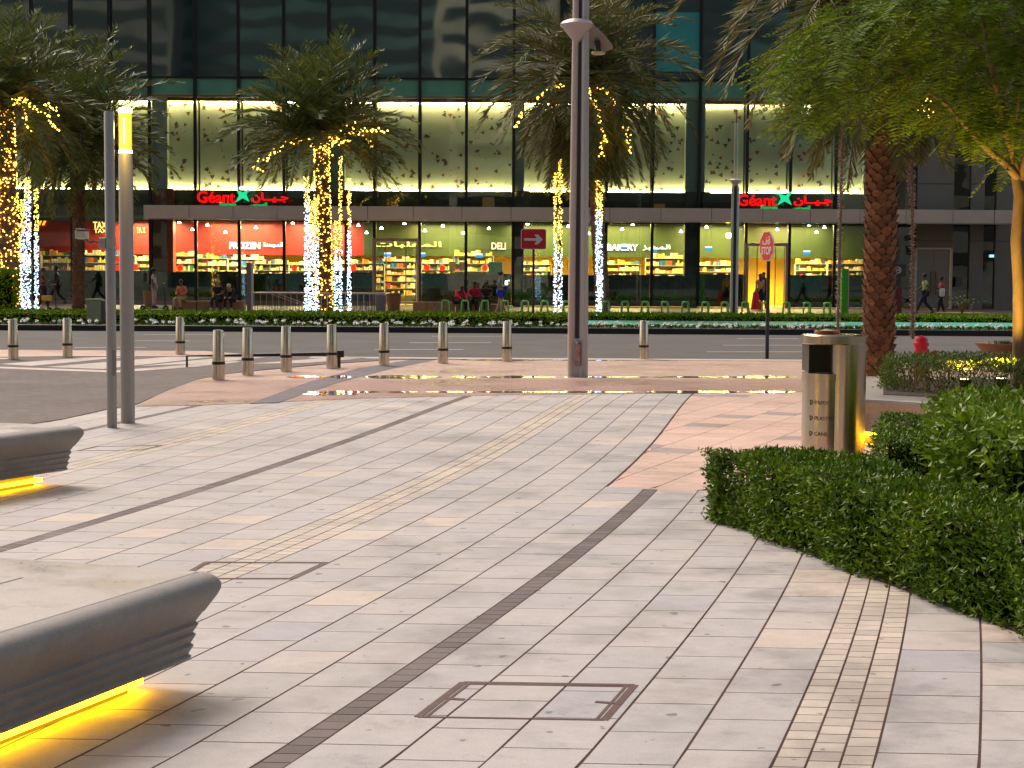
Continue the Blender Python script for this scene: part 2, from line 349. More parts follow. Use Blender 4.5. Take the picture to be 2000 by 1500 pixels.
# puddles
m_pud = M('puddle_water', (.20, .14, .11), .05, spec=.7, bump=(2.2, .5, .006))
def puddle(px0, px1, py0, py1, seed, parts=1):
    random.seed(seed); mb = MB(); x = px0
    while x < px1:
        L = random.uniform(40, 210) ; e = min(x + L, px1); n = 10; top = []; bot = []
        h0 = (py1 - py0) * random.uniform(.35, 1.0); c = (py0 + py1) / 2
        for i in range(n + 1):
            t = i / n; wv = math.sin(math.pi * t) ** .5; xx = x + (e - x) * t
            top.append(G(xx, c - h0 / 2 * wv * random.uniform(.7, 1.1))); bot.append(G(xx, c + h0 / 2 * wv * random.uniform(.7, 1.1) + .4))
        pts = [(p.x, p.y, .0085) for p in bot] + [(p.x, p.y, .0085) for p in top[::-1]]
        mb.poly(pts); x = e + random.uniform(-6, 22)
    return tag(mb.build('puddle', m_pud), kind='structure')
puddle(560, 1555, 733.5, 740.5, 3); puddle(600, 1555, 764, 768.5, 5); puddle(590, 700, 768, 773, 8); puddle(900, 1500, 701.5, 705, 6)
# far side
m_kerbd = M('black_kerb', (.012, .012, .014), .5)
struct(MB().box(-120, 120, 47.45, 47.65, -.03, .165).build('kerb', m_kerbd, bevel=.01))
m_side = tile_mat('far_pavement', [(0, (.33, .23, .17)), (.9, (.34, .24, .175))], .8, sc=.3, rough=.4); brick_lines(m_side, .6, .6)
struct(MB().box(-120, 120, 47.65, 101, -.03, .15).build('far_pavement', m_side))
m_teal = M('teal_track', (.06, .36, .24), .55, col2=(.08, .42, .29), nscale=1)
a = G(1120, 630, .15); struct(MB().box(a.x, 60, 50.4, 56.8, .1, .154).build('cycle_track', m_teal))
m_soil = M('soil', (.03, .022, .015), .95, col2=(.05, .035, .025), nscale=6)
struct(MB().box(-60, 60, 47.65, 50.4, .1, .158).build('flower_bed_soil', m_soil))
# ------------------------------------------------------------ the shop building
YF = 84.0
def zf(py, px=1000): return P(px, py, YF).z
def xf(px, py=300): return P(px, py, YF).x
m_mull = M('mullion_metal', (.02, .022, .024), .35, .6)
m_upper = bpy.data.materials.new('dark_facade_glass'); m_upper.use_nodes = True
def upper_glass(m):
    n = m.node_tree.nodes; l = m.node_tree.links; b = n['Principled BSDF']
    b.inputs['Base Color'].default_value = (.016, .036, .036, 1); b.inputs['Roughness'].default_value = .03
    b.inputs['Metallic'].default_value = 0; b.inputs['IOR'].default_value = 2.4; b.inputs['Specular Tint'].default_value = (.8, 1, .95, 1)
    tc = n.new('ShaderNodeTexCoord'); no = n.new('ShaderNodeTexNoise'); no.inputs['Scale'].default_value = .3; no.inputs['Detail'].default_value = 1.0
    bp = n.new('ShaderNodeBump'); bp.inputs['Strength'].default_value = 1; bp.inputs['Distance'].default_value = .013
    l.new(tc.outputs['Object'], no.inputs['Vector']); l.new(no.outputs['Fac'], bp.inputs['Height']); l.new(bp.outputs[0], b.inputs['Normal'])
upper_glass(m_upper)
m_glass = glass('shop_glass', (.88, .96, .92), -.004, .003)
m_green = M('green_spandrel', (.10, .30, .20), .3, col2=(.08, .24, .17), nscale=.5)
m_tealp = M('teal_blind', (.03, .25, .24), .3, col2=(.04, .32, .30), nscale=.4)
m_screen = M('patterned_screen', (.36, .42, .38), .7, col2=(.31, .37, .34), nscale=.6)
m_tri = M('red_triangle', (.25, .03, .02), .6); m_trid = M('dark_triangle', (.07, .05, .035), .6)
m_ledy = emis('warm_led', (1, .68, .27), 105)
m_brown = M('brown_ledge', (.16, .07, .04), .5); m_tan = M('tan_ledge', (.45, .36, .2), .5)
m_colm = M('pale_column', (.30, .38, .36), .5)
m_fascia = M('fascia_metal', (.60, .48, .39), .3, .2, col2=(.52, .42, .35), nscale=.7, bump=(.7, .6, .03))
m_soffit = M('dark_soffit', (.03, .03, .03), .5)
m_darkband = M('dark_band', (.03, .022, .015), .35, col2=(.06, .045, .03), nscale=1.2, stretch=(.3, 1, 2))
m_redband = M('red_band', (.30, .02, .015), .5)
B = thing('shop_building', 'long glass-fronted building with patterned screen floor above a lit supermarket', 'building', (0, YF, 0))
BI = Matrix.Translation((0, -YF, 0))
def bb(name, mat, boxes, bevel=0, kind=None):
    mb = MB()
    for (x0, x1, y0, y1, z0, z1) in boxes: mb.box(x0, x1, y0 - YF, y1 - YF, z0, z1)
    o = mb.build(name, mat, B, bevel=bevel)
    if kind: o['kind'] = kind
    return o
MX = [-115, -25, 65, 140, 216, 293, 382, 467, 555, 643, 732, 820, 911, 1003, 1095, 1185, 1275, 1366, 1459, 1544, 1633, 1745]
X = [xf(p) for p in MX]
zU, zS, zB, zT, zL, zC0, zC1, zG = zf(155), zf(187), zf(193), zf(199), zf(372), zf(403), zf(432), zf(597)
ZTOP = 24
for i in range(len(X) - 1):
    a, b = X[i] + .05, X[i + 1] - .05
    for k, (z0, z1) in enumerate(((zU + .06, 17.6), (17.7, ZTOP))):
        o = bb('upper_pane', m_upper, [(a, b, YF, YF + .03, z0, z1)])
        o.rotation_euler = (random.uniform(-.004, .004), 0, random.uniform(-.006, .006)) if k == 0 else (0, 0, 0)
    if i in (16, 17):
        bb('window_blind', m_tealp, [(a, b if i == 16 else a + .5, YF - .02, YF - .005, zf(138), zf(22)), (a, b, YF - .02, YF - .005, zf(40), zf(22))] if i == 17 else [(a, b, YF - .02, YF - .005, zf(138), zf(22))])
    bb('spandrel_panel', m_green, [(a, b, YF + .05, YF + .12, zS, zU)])
    bb('glass_pane', m_glass, [(a, b, YF + .0, YF + .015, zC1 + .02, zS - .02)])
    if i < len(X) - 1:
        bb('led_strip', m_ledy, [(a + .04, b - .04, YF + .78, YF + .84, zT - .03, zT + .01)] if i < 17 else [(a + .04, b - .04, YF + .9, YF + .95, zT - .03, zT - .028)]); bb('led_strip', m_ledy, [(a + .04, b - .04, YF + .80, YF + .86, zL - .015, zL + .02)])
        rr = random.Random(i * 7 + 1); mt = MB().box(a, b, 1.0, 1.05, zL, zT)
        for k in range(34):
            cx, cz = rr.uniform(a + .12, b - .12), rr.uniform(zL + .1, zT - .1); s = rr.choice([.05, .08, .12, .14, .15]); t0 = rr.choice([0, math.pi / 6, math.pi / 2, math.pi])
            mt.cur = 2 if rr.random() < .75 else 1
            pt = [(cx + s * math.cos(t0 + q * 2.0944), YF + .985 - YF, cz + s * math.sin(t0 + q * 2.0944)) for q in range(3)]
            mt.poly(pt[::-1])
        mt.build('screen_panel', [m_screen, m_tri, m_trid], B)
for x in X:
    bb('mullion', m_mull, [(x - .075, x + .075, YF - .16, YF + .06, zG, ZTOP)])
bb('ledge', m_tan, [(X[0], X[-1], YF + .02, YF + .25, zB, zS)]); bb('ledge', m_brown, [(X[0], X[-1], YF + .3, YF + 1.2, zT, zB + .02)])
bb('floor_beam', m_mull, [(X[0], X[-1], YF - .05, YF + .045, zU - .04, zU + .05)]); bb('floor_beam', m_mull, [(X[0], X[-1], YF - .05, YF + .04, 17.6, 17.7)])
bb('dark_band', m_darkband, [(X[0], X[-1], YF + .5, YF + .6, zC1 - .1, zL - .02)])
for px0, px1 in ((296, 325), (645, 672), (1005, 1024), (1340, 1364), (1369, 1378), (1690, 1712), (-60, -35)):
    x0, x1 = xf(px0), xf(px1)
    bb('column', m_colm, [(x0, x1, YF + .2, YF + .75, zL, zB)]); bb('column', m_redband if px0 < 700 else m_darkband, [(x0, x1 + .3, YF + .2, YF + .49, zC0, zL)])
bb('roof_slab', m_mull, [(X[0] - 1, 60, YF + .1, YF + 14, ZTOP, ZTOP + .5)])
bb('rear_wall', m_soffit, [(X[0] - 1, 60, YF + 13, YF + 13.5, .16, ZTOP)])
bb('side_wall', m_soffit, [(X[0] - 1.2, X[0] - .1, YF + .1, YF + 13, .16, ZTOP)])
bb('storey_slab', m_soffit, [(X[0], X[-1], YF + 1.1, YF + 12.9, zf(410), zT + .05)])
# canopy: fascia panels, soffit
cz0, cz1 = P(900, 430, YF - 2.2).z, P(900, 404, YF - 2.2).z
cx = [P(p, 415, YF - 2.2).x for p in (280, 369, 455, 541, 630, 718, 807, 902, 998, 1095, 1191, 1291, 1390, 1490, 1583, 1680, 1770, 1862, 1943, 1980)]
for i in range(len(cx) - 1):
    o = bb('canopy_fascia', m_fascia, [(cx[i] + .012, cx[i + 1] - .012, YF - 2.2, YF - 2.15, cz0, cz1)]); o.rotation_euler = (random.uniform(-.001, .001), 0, random.uniform(-.002, .002))
bb('canopy_deck', m_soffit, [(cx[0] + .02, cx[-1] - .02, YF - 2.14, YF - .17, cz0 + .01, cz1 - .03)])
bb('canopy_edge', M('canopy_edge_metal', (.3, .3, .28), .3, .8), [(cx[0], cx[-1], YF - 2.25, YF - 2.0, cz0 - .05, cz0 - .01)])
# ground floor
zH = zf(496); zW = zf(535)
m_redh = M('red_header', (.26, .004, .0004), .5, col2=(.15, .003, .0004), nscale=.5); m_grnh = M('green_header', (.022, .04, .005), .5, col2=(.014, .028, .004), nscale=.5)
m_yel = M('cream_wall', (.85, .52, .03), .6); m_film = M('window_film', (.010, .030, .030), .04, spec=1.0, col2=(.03, .06, .055), nscale=1.4, stretch=(1, 1, .5)); m_shopfl = M('shop_floor', (.4, .33, .2), .2)
DOORS = ((9, 10.2),)
for i in range(len(X) - 1):
    a, b = X[i] + .08, X[i + 1] - .08
    if 732 <= MX[i] < 820 or 1459 <= MX[i] < 1540: continue
    bb('shop_pane', m_glass, [(a, b, YF, YF + .02, zG, cz0 + .2)])
    bb('window_film', m_film, [(a, b, YF + .05, YF + .06, zG, zW + random.uniform(-.05, .05))])
bb('header_wall', m_redh, [(X[0], xf(690), YF + 6.0, YF + 6.1, zH - .05, 4.6)]); bb('header_wall', m_grnh, [(xf(690), X[-1], YF + 6.0, YF + 6.1, zH - .05, 4.6)])
bb('inner_wall', m_yel, [(X[0], X[-1], YF + 8, YF + 8.1, .16, 4.6)])
bb('shop_floor', m_shopfl, [(X[0], X[-1], YF + .1, YF + 8, .152, .17)])
bb('shop_ceiling', M('shop_ceiling', (.12, .085, .04), .6), [(X[0], X[-1], YF + .1, YF + 8, 4.6, 4.7)])
bb('plinth', M('plinth_stone', (.32, .2, .14), .7, col2=(.26, .17, .12), nscale=2), [(X[0], xf(732), YF - .5, YF - .05, .15, .36)])
# red / dark end piers behind the glass
for px0, px1, mt_ in ((293, 325, M('dark_red_pier', (.16, .015, .012), .4)), (325, 336, M('bright_red_pier', (.8, .06, .01), .4)), (672, 680, M('orange_pier', (.75, .12, .01), .4)), (1003, 1024, m_darkband), (1340, 1366, m_darkband)):
    bb('pier', mt_, [(xf(px0), xf(px1), YF + .1, YF + .8, .17, 4.55)])
# lit ceiling lamps inside
m_lampw = emis('shop_lamp_white', (1, .93, .75), 40); m_lampy = emis('shop_lamp_yellow', (1, .62, .08), 90)
for k, px in enumerate((350, 376, 405, 440, 500, 572, 600, 700, 716, 745, 790, 830, 865, 905, 955, 1030, 1040, 1110, 1150, 1215, 1236, 1330, 1380, 1410, 1518, 1580, 1595, 1610)):
    p = P(px, 436 + (k * 37 % 23), YF + 2.5); mb = MB(); mb.lathe((p.x, p.y - YF, p.z), [(.02, .0), (.085, .0), (.085, .03), (.03, .10), (.03, .12)], 12); mb.build('ceiling_spot', m_lampw, B)
p = P(1423, 460, YF + 1.2); pl = tag(MB().ball((0, 0, 0), .15, 1).build('pendant_lamp', m_lampy, None, 180, loc=p), 'glowing yellow globe pendant behind the glass beside the slim far pole', 'lamp')
MB().tube([(0, 0, .14), (0, 0, 4.55 - p.z)], .012, 6).build('cord', m_mull, pl)
for i, px in enumerate((240, 430, 600, 860, 1060, 1230, 1420, 1590)):
    ld = bpy.data.lights.new('shop_ceiling_light', 'AREA'); ld.shape = 'RECTANGLE'; ld.size = 3.5; ld.size_y = 3; ld.energy = 430; ld.color = (1, .72, .26) if px > 690 else (1, .80, .40)
    lo = bpy.data.objects.new('shop_ceiling_light', ld); COL.objects.link(lo); lo.location = (xf(px), YF + 4.2, 4.5)
# writing inside the shop
def sign(name, label, items, y, mat, group=None):
    mb = MB(); x0 = P(items[0][1], items[0][3], y).x; z0 = P(items[0][1], items[0][4], y).z
    for (t, pa, pb, ya, yb, bo) in items:
        q = P(pa, yb, y); r = P(pb, ya, y); text_fit(mb, t, q.x - x0, r.x - x0, 0, q.z - z0, r.z - z0, .03, bo)
    o = mb.build(name, mat, loc=(x0, y, z0)); return tag(o, label, 'sign', group)
AR = lambda *c: ''.join(chr(x) for x in c)
m_sw = emis('sign_white', (1, .95, .85), 3.2); m_sp = emis('sign_pink', (1, .62, .45), 2.0); m_so = emis('sign_orange', (1, .36, .01), 2.2); m_sy = emis('sign_gold', (1, .72, .2), 1.8)
sign('aisle_sign', 'white lit FROZEN lettering on the red header wall', [('FROZEN', 448, 508, 473, 486, .03), (AR(0xFE93, 0xFEAA, 0xFEE4, 0xFEA0, 0xFEE4, 0xFEDF, 0xFE8D), 514, 552, 473, 484, .02)], YF + 5.9, m_sw)
sign('aisle_sign', 'pinkish DELI lettering on the dark green header wall', [('DELI', 960, 988, 474, 487, .02)], YF + 5.9, m_sp)
sign('aisle_sign', 'white BAKERY lettering with Arabic word on the green header wall', [('BAKERY', 1186, 1246, 477, 489, .02), (AR(0xFEB0, 0xFE92, 0xFEA8, 0xFEE4, 0xFEDF, 0xFE8D), 1255, 1309, 478, 489, .01)], YF + 5.9, m_sw)
sign('aisle_sign', 'white lit Arabic lettering above the narrow glass doorway', [(AR(0xFE95, 0xFE8E, 0xFE92, 0xFEE0, 0xFECC, 0xFEE4, 0xFEDF, 0xFE8D), 730, 862, 472, 484, .02)], YF + 5.9, m_sy)
sign('aisle_sign', 'gold slanting TAX lettering partly behind the thin grey pole', [('TAX', 182, 208, 433, 446, .02), ('TAX', 184, 208, 447, 455, .01)], YF + 5.9, m_sy)
sign('aisle_sign', 'small gold TA X lettering right of the lit round pole', [('TA X', 267, 284, 444, 455, .01)], YF + 5.9, m_sy)
sign('aisle_sign', 'orange lettering on the red wall beside the leftmost lit palm', [(AR(0xFEED, 0xFEAA, 0xFE91), 28, 62, 432, 451, .03), ('//', 74, 92, 427, 440, .03)], YF + 5.9, m_so)
# large illuminated shop signs over the canopy
m_red = emis('sign_red', (1, .004, .006), 1.25); m_grn = emis('sign_green', (.0, .62, .12), .85); m_star = emis('sign_star', (.02, .8, .33), .95); m_starw = emis('sign_star_white', (.85, 1, .8), 2.5)
def shopsign(px, wsc, label):
    y = YF - 1.0; R = lambda qx, qy: P(px + qx * wsc, qy, y)
    o = R(0, 403); dy = (px - 383) * .006
    r = thing('illuminated_sign', label, 'sign', (o.x, y, o.z))
    def L(qx, qy): p = R(qx, qy + dy); return p.x - o.x, p.z - o.z
    def txt(name, t, xa, xb, ya, yb, mat, bo):
        mb = MB(); a_ = L(xa, yb); b_ = L(xb, ya); text_fit(mb, t, a_[0], b_[0], 0, a_[1], b_[1], .05, bo); mb.build(name, mat, r)
    txt('red_lettering', 'G\u00e9ant', 2, 76, 373.5, 396, m_red, .018)
    txt('arabic_lettering', AR(0xFEE5, 0xFE8E, 0x640, 0x640, 0xFEF4, 0x640, 0xFE9F), 108, 180, 376, 396, m_red, .03)
    txt('green_lettering', 'Express', 46, 78, 395.5, 404, m_grn, .03)
    txt('green_arabic_lettering', AR(0xFEB2, 0xFEF3, 0xFEAE, 0xFE92, 0xFEB4, 0xFEDB, 0xFE87), 107, 141, 395.5, 404, m_grn, .03)
    mb = MB(); pts = [L(*q) for q in ((79, 371), (92, 376), (106, 366), (98, 380), (104, 394), (91, 387), (77, 395), (84, 382))]
    n = len(pts); vs = [(p[0], -.05, p[1]) for p in pts] + [(p[0], .05, p[1]) for p in pts]; c_ = L(91, 381)
    vs += [(c_[0], -.09, c_[1])]; mb.add(vs, [(i, (i + 1) % n, 2 * n) for i in range(n)] + [(i, n + i, n + (i + 1) % n, (i + 1) % n) for i in range(n)] + [tuple(range(n, 2 * n))])
    mb.build('green_star', m_star, r); c2 = L(91, 367.5); mb = MB().ball((c2[0], 0, c2[1]), .13, 1, (1.5, .4, .8)); mb.build('star_head', m_starw, r, 180)
    mb = MB()
    for q in (8, 60, 115, 175): a_ = L(q, 396); mb.box(a_[0] - .02, a_[0] + .02, .0, .05, cz1 - o.z, a_[1] + .1)
    a_ = L(6, 398); b_ = L(178, 398); mb.box(a_[0], b_[0], .06, .1, a_[1], a_[1] + .05); mb.build('bracket', m_mull, r)
    return r
shopsign(383, 1.0, 'red and green lit supermarket sign at the left end of the canopy')
shopsign(1438, 1.04, 'red and green lit supermarket sign above the red octagonal stop sign')
# doorways
m_frame = M('door_frame_metal', (.36, .30, .26), .35, .7)
def doorway(px0, px1, pyt, label, lit):
    x0, x1 = xf(px0), xf(px1); zt = zf(pyt, (px0 + px1) / 2) ; r = thing('glass_doorway', label, 'doorway', (x0, YF - .3, .16)); w = x1 - x0
    MB().box(0, .12, 0, .3, 0, zt - .16).build('door_post', m_frame, r, bevel=.01); MB().box(w - .12, w, 0, .3, 0, zt - .16).build('door_post', m_frame, r, bevel=.01)
    MB().box(0, w, -.01, .31, zt - .16, zt).build('door_header', m_frame, r, bevel=.01)
    for a_, b_ in ((.14, w * .3), (w * .7, w - .14)):
        d = MB().box(a_, b_, .14, .16, .02, zt - .2).build('door_leaf', m_glass, r); MB().box(a_, a_ + .05, .12, .18, .02, zt - .2).box(b_ - .05, b_, .12, .18, .02, zt - .2).build('leaf_frame', m_frame, d)
    return r
doorway(728, 820, 472, 'narrow metal-framed glass doorway behind the hanging white lights', 0)
doorway(1457, 1541, 481, 'wide lit metal-framed doorway behind the red stop sign', 1)
m_warmw = M('lit_cream_wall', (.85, .62, .2), .6)
ld = bpy.data.lights.new('doorway_light', 'AREA'); ld.size = 2; ld.energy = 260; ld.color = (1, .62, .2); lo = bpy.data.objects.new('doorway_light', ld); COL.objects.link(lo); lo.location = (xf(1495), YF + 1.5, 4.2)
# shop shelves with goods
m_shelf = M('shelf_metal', (.35, .33, .28), .5)
GOODS = [M('goods_%s' % n_, c_, .45, island=.35, hue=.03) for n_, c_ in (('white', (.7, .62, .42)), ('yellow', (.7, .46, .10)), ('red', (.5, .05, .02)), ('green', (.08, .20, .05)), ('orange', (.6, .24, .05)), ('dark', (.06, .05, .05)), ('blue', (.04, .12, .3)))]
def shelf_proto(seed, w=2.1, h=2.5):
    rr = random.Random(seed); r = thing('shop_shelf', 'x', 'shelf', (0, 0, .17), 0, 'goods shelves inside the supermarket')
    mb = MB().box(-w / 2, w / 2, .38, .42, 0, h).box(-w / 2 - .03, -w / 2, 0, .42, 0, h).box(w / 2, w / 2 + .03, 0, .42, 0, h)
    for k in range(7): mb.box(-w / 2, w / 2, .0, .38, .1 + k * .4, .13 + k * .4)
    mb.build('rack', m_shelf, r); gd = MB()
    for k in range(1, 7):
        x = -w / 2 + .02; z = .131 + k * .4
        while x < w / 2 - .1:
            ww = rr.uniform(.04, .1); hh = rr.uniform(.1, .3); gd.cur = rr.choices(range(7), (7, 6, 1, 1, 2, 2, 1))[0]; rep = rr.randint(1, 4)
            for q in range(rep):
                if x + ww > w / 2: break
                gd.box(x, x + ww - .01, .03, .3, z, z + hh); x += ww
    gd.build('goods', GOODS, r); return r
protos = [shelf_proto(s) for s in range(5)]; used = set()
SH = [(-70, 'behind the leftmost lit palm'), (40, 'behind the two hanging lights at far left'), (105, 'right of the far left hanging lights'), (170, 'behind the bare palm trunk at left'), (225, 'behind the grey poles'), (275, 'just left of the dark red pier'), (350, 'just right of the red pier'), (410, 'left of the FROZEN lettering'), (480, 'under the FROZEN lettering'), (530, 'under the Arabic end of the frozen sign'), (590, 'left of the lit middle palm'), (665, 'behind the lit middle palm'), (715, 'left of the narrow glass doorway'), (775, 'inside the narrow glass doorway'), (858, 'right of the narrow glass doorway'), (925, 'left of the DELI lettering'), (1040, 'behind the red arrow sign'), (1215, 'under the BAKERY lettering'), (1300, 'left of the yellow lit column reflection'), (1400, 'left of the yellow pendant lamp'), (1590, 'right of the lit doorway'), (1655, 'behind the tall green pylon')]
for i, (px, wh) in enumerate(SH):
    lab = 'stocked goods shelf inside the shop ' + wh; yy = YF + 4.6 + .4 * (i % 3); x = P(px, 500, yy).x; k = i % 5
    if k not in used: used.add(k); protos[k].location = (x, yy, .17); protos[k]['label'] = lab
    else: dup(protos[k], (x, yy, .17), None, lab).scale = (random.uniform(.85, 1.1), 1, random.uniform(.82, 1.06))
# red balloon-like hanging promotion discs, posters
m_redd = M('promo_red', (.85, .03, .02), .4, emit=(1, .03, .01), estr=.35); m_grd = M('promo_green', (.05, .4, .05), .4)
for i, (px, py) in enumerate(((229, 508), (229, 523), (265, 522), (352, 523), (575, 523), (690, 523), (834, 523), (864, 523), (947, 523))):
    p = P(px, py, YF + 1.5); r = thing('promotion_disc', 'red hanging promotion disc over the checkout, %s from the left' % ORD[i], 'promotion disc', p, 0, 'red promotion discs')
    MB().lathe((0, 0, 0), [(.02, -.17), (.12, -.14), (.16, 0), (.12, .14), (.02, .17)], 12, 1, .3).build('disc', m_redd, r, 180)
    MB().box(-.08, .08, -.02, .02, -.3, -.19).build('tab', m_grd, r)
for i, (px0, px1, py0, py1, c_, wh) in enumerate(((954, 981, 512, 537, (.0, .10, .16), 'tall blue cabinet left of the dark pier under the DELI sign'), (877, 890, 511, 529, (.2, .17, .05), 'small framed notice on the yellow shop wall'), (897, 907, 511, 529, (.12, .1, .06), 'small framed notice right next to the dark mullion'))):
    a_ = P(px0, py1, YF + 3.0); b_ = P(px1, py0, YF + 3.0); r = thing('cabinet' if i == 0 else 'wall_notice', wh, 'cabinet' if i == 0 else 'notice', (a_.x, YF + 3, .17 if i == 0 else a_.z))
    hh = b_.z - (.17 if i == 0 else a_.z); ww = b_.x - a_.x; MB().box(0, ww, 0, .5 if i == 0 else .04, 0, hh).build('casing', M('c%d_paint' % i, c_, .4), r, bevel=.01)
    MB().box(.05, ww - .05, -.012, 0, .08, hh - .06).build('front_sheet', M('f%d_paint' % i, tuple(min(1, q * 1.5 + .01) for q in c_), .5, col2=tuple(q * .6 for q in c_), nscale=8), r)
# blue digital price boards hanging in the shop
m_blu = emis('board_blue', (.05, .35, .8), 1.2); m_wht = emis('board_white', (.9, .95, 1), 1.5)
for i, (px, py) in enumerate(((757, 497), (824, 497), (936, 499), (1219, 483), (1277, 488), (1384, 485), (1576, 493))):
    p = P(px, py, YF + 1.8); r = thing('hanging_board', 'small blue and white board hanging in the shop, %s from the left' % ORD[i], 'board', p, 0, 'small blue hanging boards')
    MB().box(-.18, .18, 0, .03, -.12, .02).build('blue_panel', m_blu, r); MB().box(-.18, .18, 0, .03, .022, .1).build('white_panel', m_wht, r); MB().tube([(-.15, .015, .1), (-.15, .015, 4.55 - p.z)], .008, 4).tube([(.15, .015, .1), (.15, .015, 4.55 - p.z)], .008, 4).build('cord', m_mull, r)
# stone section at the right
m_taupe = M('taupe_cladding', (.20, .175, .14), .7, col2=(.17, .15, .12), nscale=.8); m_dgl = glass('dark_glass', (.10, .14, .13), .10, .02)
m_black = M('near_black', (.008, .008, .008), .5)
def xz(px, py): p = P(px, py, YF); return p.x, p.z
xs = [1745, 1793, 1864, 1898, 1924, 1948, 2110, 2140, 2300]
for i in range(len(xs) - 1):
    x0, x1 = xf(xs[i]), xf(xs[i + 1])
    if i % 2 == 0: bb('tall_window', m_dgl, [(x0, x1, YF + .1, YF + .12, .16, ZTOP)]); bb('window_backing', m_black, [(x0, x1, YF + 1.5, YF + 1.6, .16, ZTOP)])
    else:
        if i == 1:
            bb('stone_panel', m_taupe, [(x0, x1, YF - .1, YF + .3, zf(484, 1830), zf(470, 1830) - .02)])
            bb('stone_panel', m_taupe, [(x0, x1, YF - .1, YF + .3, zf(470, 1830), cz0)])
        else: bb('stone_panel', m_taupe, [(x0, x1, YF - .1, YF + .3, .16, zf(470, 1830) - .02), (x0, x1, YF - .1, YF + .3, zf(470, 1830), cz0)])
        bb('stone_panel', m_taupe, [(x0, x1, YF - .1, YF + .3, cz1, zf(360, 1830)), (x0, x1, YF - .1, YF + .3, zf(360, 1830) + .03, ZTOP)])
r = thing('double_door', 'beige double doors in a pale frame on the stone wall at right', 'door', (xf(1791), YF - .12, .16)); w = xf(1864) - xf(1791); hh = zf(484, 1830) - .16
MB().box(0, .09, -.03, .2, 0, hh).build('frame_post', M('door_trim', (.5, .44, .36), .4), r); MB().box(w - .09, w, -.03, .2, 0, hh).build('frame_post', MATS['door_trim'], r); MB().box(.09, w - .09, -.03, .2, hh - .09, hh).build('frame_head', MATS['door_trim'], r)
m_dleaf = M('door_leaf_paint', (.23, .19, .14), .45)
for s_ in (0, 1):
    d = MB().box(.1 + s_ * (w / 2 - .09), w / 2 + s_ * (w / 2 - .11) - .005, .04, .09, .02, hh - .1).build('door_leaf', m_dleaf, r, bevel=.01)
    MB().tube([(w / 2 - .12 + s_ * .24, .0, .7), (w / 2 - .12 + s_ * .24, .0, 1.9)], .025, 6).build('pull_handle', M('bronze', (.22, .12, .05), .3, .8), d)
bb('wall_box', M('box_grey', (.06, .06, .06), .4), [(xf(1870), xf(1884), YF - .25, YF - .1, zf(560, 1870), zf(541, 1870))])
p = P(1937, 500, YF - .0); tag(MB().box(-.11, .11, -.02, .02, -.07, .07).build('lit_notice', emis('notice_blue', (.4, .8, 1), 1.4), loc=p), 'tiny glowing blue-white notice in the narrow dark window at far right', 'notice')
for i, (px, py, L) in enumerate(((102, 103, 1),)):
    pass
# towers behind the viewpoint, seen mirrored in the upper glass
def tower(x, y, w, d, h, c, label, wc=(.02, .025, .03)):
    r = thing('office_tower', label, 'building', (x, y, 0)); c = tuple(q * 1.7 for q in c); mt_ = M('tower_%d' % int(x), c, .7, col2=tuple(q * .5 for q in c), nscale=.12)
    MB().box(-w / 2, w / 2, -d / 2, d / 2, 0, h).build('wall', mt_, r); mw = M('tower_window', wc, .1); mb = MB(); z = 4
    while z < h - 3:
        mb.box(-w / 2 + 1, w / 2 - 1, d / 2 + .02, d / 2 + .1, z, z + 1.7); z += 3.6
    mb.build('window_bands', mw, r); MB().box(-w / 4, w / 4, -d / 4, d / 4, h, h + 3).build('roof_plant', mw, r)
    mb = MB(); rr = random.Random(int(x))
    for k in range(4): a_ = rr.uniform(-w / 2 + 2, w / 2 - 4); z_ = 4 + 3.6 * rr.randint(0, int(h / 3.6) - 3); mb.box(a_, a_ + 1.6, d / 2 + .12, d / 2 + .16, z_ + .1, z_ + 1.5)
    mb.build('lit_windows', emis('tower_lit', (1, .55, .15), .5), r); return r
tower(-86, -70, 76, 20, 58, (.16, .14, .12), 'brown tower with window bands mirrored at the left of the upper glass')
tower(-28, -80, 44, 20, 66, (.07, .11, .11), 'dark blue-grey tower mirrored above the middle palm')
tower(-2, -72, 14, 20, 60, (.42, .36, .28), 'slim sandy tower mirrored in the upper glass')
tower(90, -76, 70, 20, 60, (.10, .10, .09), 'grey-brown tower mirrored behind the feathery tree')
tower(18, -84, 34, 20, 62, (.03, .035, .04), 'black glass tower mirrored right of the sandy tower')
tower(38, -76, 12, 20, 60, (.06, .13, .13), 'dark tower mirrored behind the near palm')
# ------------------------------------------------------------ street furniture
m_steel = M('brushed_steel', (.72, .64, .54), .2, 1., col2=(.62, .55, .46), nscale=30, stretch=(1, 1, .03), bump=(90, .15, .002))
m_blackr = M('black_rubber', (.01, .01, .01), .5)
m_grey = M('grey_pole_paint', (.36, .34, .33), .42, .35, col2=(.32, .31, .30), nscale=2)
m_greyd = M('dark_grey_metal', (.05, .05, .055), .4, .5)
def bollard_proto():
    r = thing('steel_bollard', 'x', 'bollard', (0, 0, 0), 0, 'brushed steel bollards along the crossing')
    MB().lathe((0, 0, 0), [(.098, 0), (.098, .02), (.094, .24)], 28).build('lower_tube', m_steel, r, 30)
    MB().lathe((0, 0, 0), [(.099, .24), (.101, .245), (.101, .28), (.099, .285)], 28).build('black_band', m_blackr, r, 30)
    MB().lathe((0, 0, 0), [(.094, .285), (.078, .762), (.074, .772), (.001, .776)], 28).build('upper_tube', m_steel, r, 25)
    return r
bp_ = bollard_proto()
